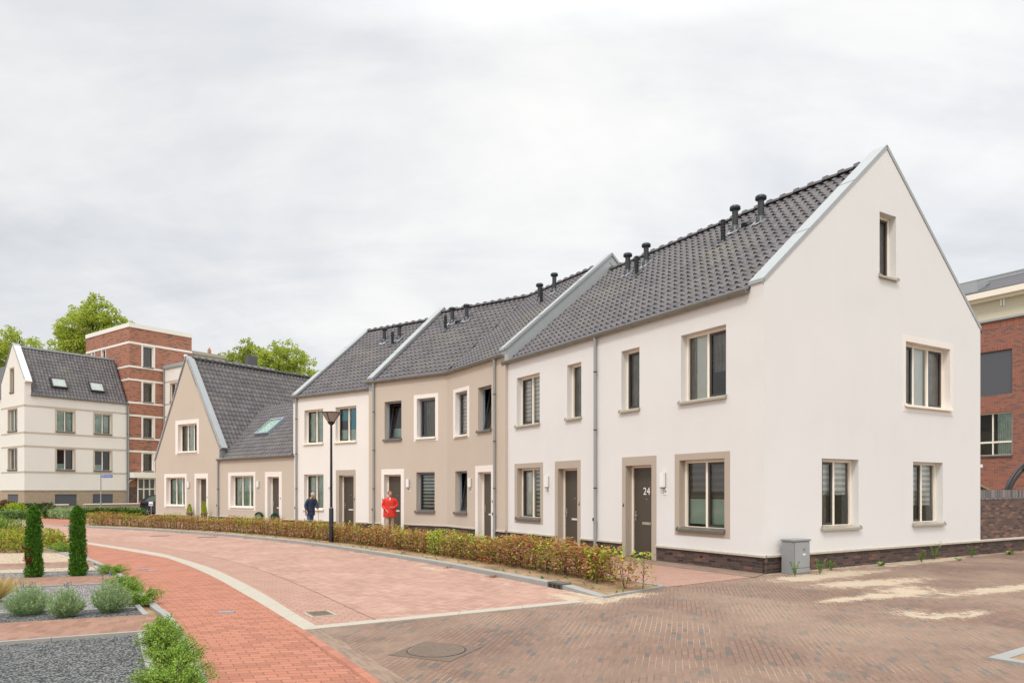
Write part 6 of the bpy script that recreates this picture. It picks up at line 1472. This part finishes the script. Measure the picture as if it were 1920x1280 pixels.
plate('drain_grate', -2.62, 9.72, .42, .34, R(-58), 'square drain grate in the corner of the two white bands', None, slots=8, z=.012)
plate('valve_cover', -13.0, 26.3, .62, .5, .2, 'left of two dark iron covers in the road near the hedge', 'iron covers in the road', mat='iron', z=.008)
plate('valve_cover', -10.95, 25.6, .62, .5, .2, 'right of two dark iron covers in the road near the hedge', 'iron covers in the road', mat='iron', z=.008)
for x, y, lab in ((-7.86, 15.15, 'far-left small grey cover in the red cycle path'), (-7.50, 14.85, 'second small grey cover, just right of the far-left one'), (-3.94, 9.84, 'nearest small grey cover in the red cycle path')): plate('small_cover', x, y, .20, .12, .1, lab, 'small covers in the cycle path', mat='lead_flash')
kd = resample(k1, 100); i_ = min(range(100), key=lambda i: (kd[i] - Vector((.68, 12.42, 0))).length); p0 = kd[i_]; dv = (kd[i_ + 1] - kd[i_ - 1]).normalized()
H = empty('kerb_drain', (p0.x, p0.y, 0), math.atan2(dv.y, dv.x), 'black kerb drain with three openings near the end of the kerb', 'drain')
m_ = MB(); m_.box(-.21, .21, -.205, .012, -.02, .10); m_.build('housing', simple('gully', srgb(88, 84, 80), .6), H, bevel=.006)
for k in range(3): m_ = MB(); m_.box(-.17 + k * .125, -.17 + k * .125 + .085, .0125, .02, .012, .075); m_.build('opening', M['black'], H)

# ------------------------------------------------------------------ the black car
H = empty('parked_car', (-24.25, 46.3, 0), R(8), 'small black hatchback parked behind the end gable, only its rear half showing', 'car')
m, bb, out = new_mat('car_paint'); pbsdf(bb, out, srgb(16, 16, 16), 0.35, 0.0, 0.22, Coat_Weight=0.1, Coat_Roughness=0.12); MATS['car_paint'] = m
m, bb, out = new_mat('car_glass'); pbsdf(bb, out, srgb(74, 86, 76), 0.15, 0.0, 0.4); MATS['car_glass'] = m
low = [(0, .30), (.02, .62), (.06, .86), (.95, .90), (2.0, .90), (2.55, .86), (3.25, .74), (3.42, .55), (3.44, .28)]
up = [(.05, .86), (.22, 1.12), (.50, 1.32), (1.05, 1.40), (1.60, 1.38), (2.05, 1.22), (2.55, .87)]
def loft(profile, base_z, w0, w1, mat, nm, yc=.80):
    """closed body with tumblehome: profile is the side silhouette, width narrows with height"""
    mb = MB(); zz = [p[1] for p in profile]; lo, hi = base_z, max(zz)
    def wd(x, z): t = max(0, (z - lo) / (hi - lo + 1e-6)); ends = 1 - .10 * max(0, 1 - x / .35) ** 2 - .12 * max(0, (x - 2.95) / .5) ** 2; return (w0 * (1 - t) + w1 * t) * ends
    bot = [(x, base_z) for x, z in profile]
    for i in range(len(profile) - 1):
        (xa, za), (xb, zb) = profile[i], profile[i + 1]
        for sgn in (1, -1): mb.add([(xa, yc + sgn * wd(xa, base_z), base_z), (xb, yc + sgn * wd(xb, base_z), base_z), (xb, yc + sgn * wd(xb, zb), zb), (xa, yc + sgn * wd(xa, za), za)], 0, True)
        mb.add([(xa, yc - wd(xa, za), za), (xb, yc - wd(xb, zb), zb), (xb, yc + wd(xb, zb), zb), (xa, yc + wd(xa, za), za)], 0, True)
        mb.add([(xa, yc - wd(xa, base_z), base_z), (xb, yc - wd(xb, base_z), base_z), (xb, yc + wd(xb, base_z), base_z), (xa, yc + wd(xa, base_z), base_z)])
    return mb, wd
mb, wl = loft(low, .22, .80, .76, None, 'body'); body = mb.build('body', M['car_paint'], H, merge=True)
mb, wu = loft(up, .84, .75, .56, None, 'cabin'); mb.build('cabin', M['car_paint'], body, merge=True)
def yside(x, z): return .80 - wu(x, z) - .006
for nm, poly in (('rear_side_window', [(.36, .95), (.50, 1.16), (.72, 1.28), (.98, 1.31), (.98, .93)]), ('front_side_window', [(1.06, .93), (1.06, 1.31), (1.55, 1.29), (1.88, 1.16), (2.18, .95)])):
    m_ = MB(); m_.add([(x, yside(x, z), z) for x, z in poly]); m_.add([(x, 1.6 - yside(x, z), z) for x, z in poly]); m_.build(nm, M['car_glass'], H)
m_ = MB(); m_.add([(.10, .28, .92), (.10, 1.32, .92), (.40, 1.26, 1.27), (.40, .34, 1.27)]); m_.v = [(x - .012, y, z + .012) for x, y, z in m_.v]; m_.build('rear_window', M['car_glass'], H)
for y in (.03, 1.43): m_ = MB(); m_.box(.0, .12, y, y + .12, .84, .97); m_.build('tail_light', new_mat and simple('tail_red', srgb(190, 60, 50), .3), H, bevel=.02)
m_ = MB(); m_.box(.06, .10, .45, 1.15, .40, .52); m_.build('number_plate', M['leaf_straw'] if False else M['sign_white'], H)
def wheel(x, y):
    w_ = MB(); w_.tube([(x, y - .085, .285), (x, y - .06, .285), (x, y + .10, .285)], [.255, .285, .285], 24, smooth=False); o = w_.build('wheel', M['black'], H)
    r_ = MB(); r_.tube([(x, y - .088, .285), (x, y - .092, .285)], [.17, .16], 20)
    for k in range(5): a = k * 1.2566; r_.box(-.018, .018, -.012, .0, .02, .165, 1, Matrix.Translation((x, y - .09, .285)) @ Matrix.Rotation(a, 4, 'Y'))
    r_.build('rim', [M['iron_dark'], M['steel']], o)
for x in (.52, 2.82):
    for y in (.09, 1.52): wheel(x, y)
m_ = MB()
for x in (.52, 2.82):
    P = [(x + .34 * math.cos(a), .285 + .34 * math.sin(a)) for a in [math.pi * k / 14 for k in range(15)]]
    for k in range(14): m_.add([(P[k][0], .80 - .802, P[k][1]), (P[k + 1][0], -.002, P[k + 1][1]), (x + .28 * math.cos(math.pi * (k + 1) / 14), -.002, .285 + .28 * math.sin(math.pi * (k + 1) / 14)), (x + .28 * math.cos(math.pi * k / 14), -.002, .285 + .28 * math.sin(math.pi * k / 14))])
m_.build('wheel_arch', M['black'], H)

# ------------------------------------------------------------------ the two people
def skin_mesh(name, joints, edges, mat, parent, levels=1, root=0, smooth=True):
    me = bpy.data.meshes.new(name); names = list(joints); me.from_pydata([joints[k][:3] for k in names], [(names.index(a), names.index(c)) for a, c in edges], [])
    o = bpy.data.objects.new(name, me); COL.objects.link(o)
    md = o.modifiers.new('skin', 'SKIN'); md.use_smooth_shade = True
    for i, k in enumerate(names):
        q = joints[k]; sv_ = me.skin_vertices[0].data[i]; sv_.radius = (q[3], q[4] if len(q) > 4 else q[3]); sv_.use_root = (i == root)
    sb = o.modifiers.new('sub', 'SUBSURF'); sb.levels = levels; sb.render_levels = levels
    dg = bpy.context.evaluated_depsgraph_get(); nm = bpy.data.meshes.new_from_object(o.evaluated_get(dg)); o.modifiers.clear(); o.data = nm; bpy.data.meshes.remove(me)
    nm.materials.clear(); nm.materials.append(mat)
    for p in nm.polygons: p.use_smooth = True
    o.parent = parent; return o
def skin_mat(nm, c): return simple(nm, c, .5, 0, .06, 20)
def add_hand(J, E, pre, wrist, d, side, curl=.6):
    """palm, four unequal fingers and a thumb grown from the wrist; d = pointing direction, side = thumb side"""
    w_, d, sd_ = Vector(wrist), Vector(d).normalized(), Vector(side).normalized(); n = d.cross(sd_).normalized(); palm = w_ + d * .065
    J[pre + 'palm'] = (*palm, .030, .016); E.append((pre + 'wrist', pre + 'palm'))
    for k, (off, L) in enumerate(((.026, .062), (.009, .070), (-.009, .066), (-.025, .052))):
        b0 = palm + d * .025 + sd_ * off; b1 = b0 + (d * (1 - curl * .4) + n * curl * .5).normalized() * L * .55; b2 = b1 + (d * (1 - curl) + n * curl).normalized() * L * .5
        J[f'{pre}f{k}a'] = (*b0, .0088); J[f'{pre}f{k}b'] = (*b1, .0082); J[f'{pre}f{k}c'] = (*b2, .0068); E += [(pre + 'palm', f'{pre}f{k}a'), (f'{pre}f{k}a', f'{pre}f{k}b'), (f'{pre}f{k}b', f'{pre}f{k}c')]
    t0 = w_ + d * .03 + sd_ * .03; t1 = t0 + (d * .7 + sd_ * .7).normalized() * .034; J[pre + 't0'] = (*t0, .011); J[pre + 't1'] = (*t1, .0095); J[pre + 't2'] = (*(t1 + (d + n * .3).normalized() * .026), .008); E += [(pre + 'wrist', pre + 't0'), (pre + 't0', pre + 't1'), (pre + 't1', pre + 't2')]
def head_parts(H, c, fwd, hair_col, long_hair, skin, tilt=0.0):
    """features on the head: nose, eyes, mouth, ears, hair; c = head centre"""
    c, f = Vector(c), Vector(fwd).normalized(); rt = f.cross(Vector((0, 0, 1))).normalized(); upv = rt.cross(f).normalized()
    Mx = Matrix((rt, f, upv)).transposed().to_4x4(); Mx.translation = c
    hb = MB(); n1, n2 = 18, 12
    def sph(u, v, rx, ry, rz): return Vector((rx * math.sin(v) * math.cos(u), ry * math.sin(v) * math.sin(u), rz * math.cos(v)))
    for i in range(n1):
        for j in range(n2):
            q = []
            for (a, b_) in ((i, j), (i + 1, j), (i + 1, j + 1), (i, j + 1)):
                u, v = 2 * math.pi * a / n1, math.pi * b_ / n2; front = max(0, math.sin(u)) * math.sin(v); lim = (.66 if long_hair else .52)
                vmax = lim - (.34 if long_hair else .24) * front; v = min(v, math.pi * vmax); p = sph(u, v, .084, .092, .104) * (1.05 + .04 * noise.noise(Vector((u * 3, v * 5, 1)))); p.y -= .014; p.z += .022; q.append(Mx @ p)
            hb.add(q, 0, True)
    hb.build('hair', M[hair_col], H)
    e = MB()
    for sx in (-1, 1):
        for dr, rr_, mi in ((.0, .0125, 0), (.0075, .0062, 1)):
            cc = Mx @ Vector((sx * .030, .078 + dr, .004)); e.tube([cc - f * .006, cc, cc + f * .006], [rr_ * .5, rr_, rr_ * .6], 8, mi)
    e.build('eyes', [M['sign_white'], M['black']], H)
    mo = MB(); p = [Mx @ Vector((x, .084 - abs(x) * .25, -.052 + abs(x) * .06)) for x in (-.024, -.012, 0, .012, .024)]; mo.tube(p, [.003, .005, .006, .005, .003], 6); mo.build('mouth', M['lip'], H)
simple('lip', srgb(164, 96, 86), .5); simple('hair_grey', srgb(170, 164, 156), .7, 0, .15, 30); simple('hair_brown', srgb(112, 86, 66), .7, 0, .15, 30)
simple('coat_red', srgb(206, 44, 30), .65, 0, .10, 7, bump=.004); simple('trousers_beige', srgb(176, 156, 138), .8, 0, .08, 8); simple('coat_navy', srgb(38, 50, 76), .7, 0, .2, 7, bump=.004); simple('jeans', srgb(58, 92, 132), .8, 0, .15, 14)
simple('scarf_yellow', srgb(206, 166, 60), .7); simple('shoe', srgb(52, 46, 42), .5); simple('cane_wood', srgb(170, 130, 118), .5)
SK = skin_mat('skin', srgb(190, 140, 116))
def head_join(body, c, f):
    """modelled head (skull, jaw, brow, nose) made part of the body mesh"""
    rt = f.cross(Vector((0, 0, 1))).normalized(); upv = rt.cross(f).normalized(); Mx = Matrix((rt, f, upv)).transposed().to_4x4(); Mx.translation = c
    n1, n2 = 24, 16; vs = []; fs = []
    for j in range(n2 + 1):
        for i in range(n1):
            u, v = 2 * math.pi * i / n1, math.pi * j / n2; x, y, z = math.sin(v) * math.cos(u) * .078, math.sin(v) * math.sin(u) * .093, math.cos(v) * .116
            if z < 0: t = -z / .116; x *= 1 - .34 * t; y = y * (1 - .30 * t) + .018 * t
            nb = math.exp(-(x / .016) ** 2 - ((z + .018) / .022) ** 2) * (.024 if y > 0 else 0); br = math.exp(-((z - .022) / .014) ** 2) * (.004 if y > 0 else 0)
            vs.append(Mx @ Vector((x, y + nb + br, z)))
    for j in range(n2):
        for i in range(n1): fs.append((j * n1 + i, j * n1 + (i + 1) % n1, (j + 1) * n1 + (i + 1) % n1, (j + 1) * n1 + i))
    me = body.data; bm = bmesh.new(); bm.from_mesh(me); bv = [bm.verts.new(p) for p in vs]
    for q in fs:
        try: bm.faces.new([bv[k] for k in q]).smooth = True
        except ValueError: pass
    bmesh.ops.remove_doubles(bm, verts=bv, dist=1e-5); bm.to_mesh(me); bm.free()
def person(loc, rz, label, sc, lean, coat, trous, hair, long_hair, armL, armR, look, hem, build, cane=False, scarf=None, shirt=None, stride=.10):
    H = empty('person', loc, rz, label, 'person'); H.scale = (sc, sc, sc); lx, ly = lean      # lean: chest shift x, y at shoulder height
    def L_(z): t = max(0, (z - .9) / .55); return Vector((lx * t, ly * t, 0))
    ch = L_(1.30); nk = L_(1.46); hd = nk * 1.25 + Vector((0, 0, 0))
    hc = Vector((hd.x, hd.y - .02, 1.575 - abs(lx + ly) * .25)); f = Vector(look).normalized()
    J = {'pel': (0, 0, .92, .11, .085), 'wai': (*(L_(1.08) * 1.0 + Vector((0, 0, 1.08))), .11, .085), 'che': (*(ch + Vector((0, 0, 1.28))), .115, .085), 'nek': (*(nk + Vector((0, 0, 1.44))), .055), 'nk2': (*(Vector((hc.x, hc.y + .015, hc.z - .085)) ), .052),
         'chin': (*(hc + f * .03 + Vector((0, 0, -.05))), .040), 'hed': (*(hc + Vector((0, 0, -.01))), .060)}
    E_ = [('pel', 'wai'), ('wai', 'che'), ('che', 'nek'), ('nek', 'nk2'), ('nk2', 'hed'), ('nk2', 'chin')]
    rt = f.cross(Vector((0, 0, 1))).normalized()
    for sgn in (-1, 1): J[f'ear{sgn}'] = (*(hc + rt * .084 * sgn + Vector((0, 0, -.005))), .014, .02); E_.append(('hed', f'ear{sgn}'))
    SL_ = []
    for sgn, arm, pre in ((-1, armL, 'l'), (1, armR, 'r')):
        sh = L_(1.37) + Vector((sgn * .165 * build, 0, 1.365)); el, wr, dd, sd2, curl = arm
        J[pre + 'sh'] = (*(sh + Vector((-sgn * .01, 0, -.03))), .042); J[pre + 'el'] = (*el, .038); J[pre + 'wrist'] = (*wr, .026, .022); E_ += [('che', pre + 'sh'), (pre + 'sh', pre + 'el'), (pre + 'el', pre + 'wrist')]
        add_hand(J, E_, pre, wr, dd, sd2, curl)
        w2 = Vector(el).lerp(Vector(wr), .88); ins = sh + Vector((-sgn * .05, 0, -.03)); SL_.append(({'i': (*ins, .088), 's': (*(sh + Vector((0, 0, -.025))), .086), 'e': (*el, .068), 'c': (*w2, .054)}, [('i', 's'), ('s', 'e'), ('e', 'c')]))
    TJ = {'hip': (0, 0, .88, .125, .10)}; TE = []
    for sgn, st_ in ((-1, -stride), (1, stride)):
        k_ = (sgn * .095, -.02 + st_ * .5, .50); a_ = (sgn * .095, st_, .085); t_ = (sgn * .10, st_ - .14, .03)
        p_ = 'l' if sgn < 0 else 'r'; J[p_ + 'hp'] = (sgn * .09, 0, .84, .085); J[p_ + 'kn'] = (*k_, .052); J[p_ + 'an'] = (*a_, .036); J[p_ + 'to'] = (*t_, .032); E_ += [('pel', p_ + 'hp'), (p_ + 'hp', p_ + 'kn'), (p_ + 'kn', p_ + 'an'), (p_ + 'an', p_ + 'to')]
        TJ[p_ + 'hp'] = (sgn * .09, 0, .80, .095); TJ[p_ + 'kn'] = (*k_, .078); TJ[p_ + 'an'] = (a_[0], a_[1], .12, .062); TE += [('hip', p_ + 'hp'), (p_ + 'hp', p_ + 'kn'), (p_ + 'kn', p_ + 'an')]
        s_ = {'h': (a_[0], a_[1] + .04, .045, .045), 'm': (a_[0], a_[1] - .06, .042, .045, .04), 't': (a_[0], a_[1] - .17, .034, .038, .03)}; skin_mesh('shoe', s_, [('h', 'm'), ('m', 't')], M['shoe'], H)
    head_join(skin_mesh('body', J, E_, SK, H, 1), hc, f); skin_mesh('trousers', TJ, TE, M[trous], H, 1)
    jm = MB(); rings = []; NR = 26
    for z, rx, ry in ((hem, .205, .160), (hem + .01, .208, .163), (hem + .08, .208, .162), (hem + .18, .204, .158), (hem + .28, .196, .150), (1.05, .182, .138), (1.14, .184, .136), (1.24, .190, .138), (1.32, .186, .128), (1.37, .160, .108), (1.405, .115, .088), (1.43, .075, .068)):
        o2 = L_(z); rings.append([Vector((o2.x + build * rx * math.cos(t) * (1 + .025 * noise.noise(Vector((math.cos(t) * 2, math.sin(t) * 2, z * 7)))), o2.y + ry * (.5 + .5 * build) * math.sin(t) * (1 + .10 * noise.noise(Vector((math.cos(t) * 3, math.sin(t) * 3, z * 5 + 9)))), z)) for t in [2 * math.pi * k / NR for k in range(NR)]])
    jm.mesh([p for rg in rings for p in rg], [(i * NR + k, i * NR + (k + 1) % NR, (i + 1) * NR + (k + 1) % NR, (i + 1) * NR + k) for i in range(len(rings) - 1) for k in range(NR)], 0, True)
    jm.build('jacket', M[coat], H)
    for sj, se in SL_: skin_mesh('sleeve', sj, se, M[coat], H, 2)
    col = MB(); nn = nk + Vector((0, -.005, 1.40)); pts = [nn + Vector((.085 * math.cos(a), .08 * math.sin(a), .035 * math.sin(a) + .02)) for a in [2 * math.pi * k / 14 - math.pi * .42 for k in range(13)]]; col.tube(pts, .017, 6); col.build('collar', M[scarf or coat], H)
    z0 = hem + .06; bt = MB()
    if shirt: bt.mesh([nn + Vector((-.024, -.098, .02)), nn + Vector((.024, -.098, .02)), nn + Vector((.0, -.136, -.10))], [(0, 1, 2)]); bt.build('shirt', M[shirt], H)
    for k in (-1, 1): pk = MB(); q = Vector((k * .095 * build, -.150 + ly * .1, hem + .20)); pk.box(q.x - .055, q.x + .055, q.y - .012, q.y + .05, q.z - .01, q.z + .03); pk.build('pocket_flap', M[coat], H, bevel=.006)
    head_parts(H, hc, f, hair, long_hair, SK)
    return H
# woman in red: one hand at her waist, the other loosely forward
Hp = person((-4.63, 27.0, 0.005), R(12), 'person in a bright red jacket and beige trousers, one hand at the waist', .985, (0, -.02), 'coat_red', 'trousers_beige', 'hair_brown', True,
       ((-.265, .0, 1.10), (-.135, -.18, .93), (.45, -.5, -.55), (.3, -.8, .2), .7), ((.285, -.02, 1.12), (.13, -.20, 1.04), (-.9, -.25, .05), (0, -.4, 1), .7), (.25, -1, -.12), .68, 1.22, shirt='cloth_white', stride=.06)
# man in navy, stooping forward to the right, with a stick
Hm = person((-8.30, 29.3, 0.005), R(38), 'stooping person in a dark navy jacket and blue jeans, walking with a stick', .96, (.02, -.16), 'coat_navy', 'jeans', 'hair_grey', False,
       ((-.24, -.06, 1.10), (-.22, -.17, .86), (0, -.25, -1), (.2, -1, 0), .5), ((.23, -.17, 1.08), (.20, -.36, .93), (.05, -.35, -.9), (-.3, -1, .1), .9), (.15, -1, -.42), .68, 1.0, scarf='scarf_yellow', stride=.15)
H = empty('walking_stick', (0, 0, 0), 0, 'pinkish wooden walking stick held by the stooping person in navy', 'walking stick'); m_ = MB()
Ms = Matrix.Translation(Hm.location) @ Matrix.Rotation(R(38), 4, 'Z') @ Matrix.Scale(.96, 4); hp_ = Ms @ Vector((.205, -.395, .855)); tip = Vector((hp_.x + .02, hp_.y - .10, .01)); H.location = tip; q_ = hp_ - tip
m_.tube([(0, 0, 0), q_ * .97, q_ + Vector((0, .0, .03))], .012, 8); m_.build('shaft', M['cane_wood'], H); m_ = MB(); m_.tube([q_ + Vector((.05, -.04, .015)), q_ + Vector((.0, 0, .035)), q_ + Vector((-.05, .04, .02))], .014, 8); m_.build('handle', M['cane_wood'], H)
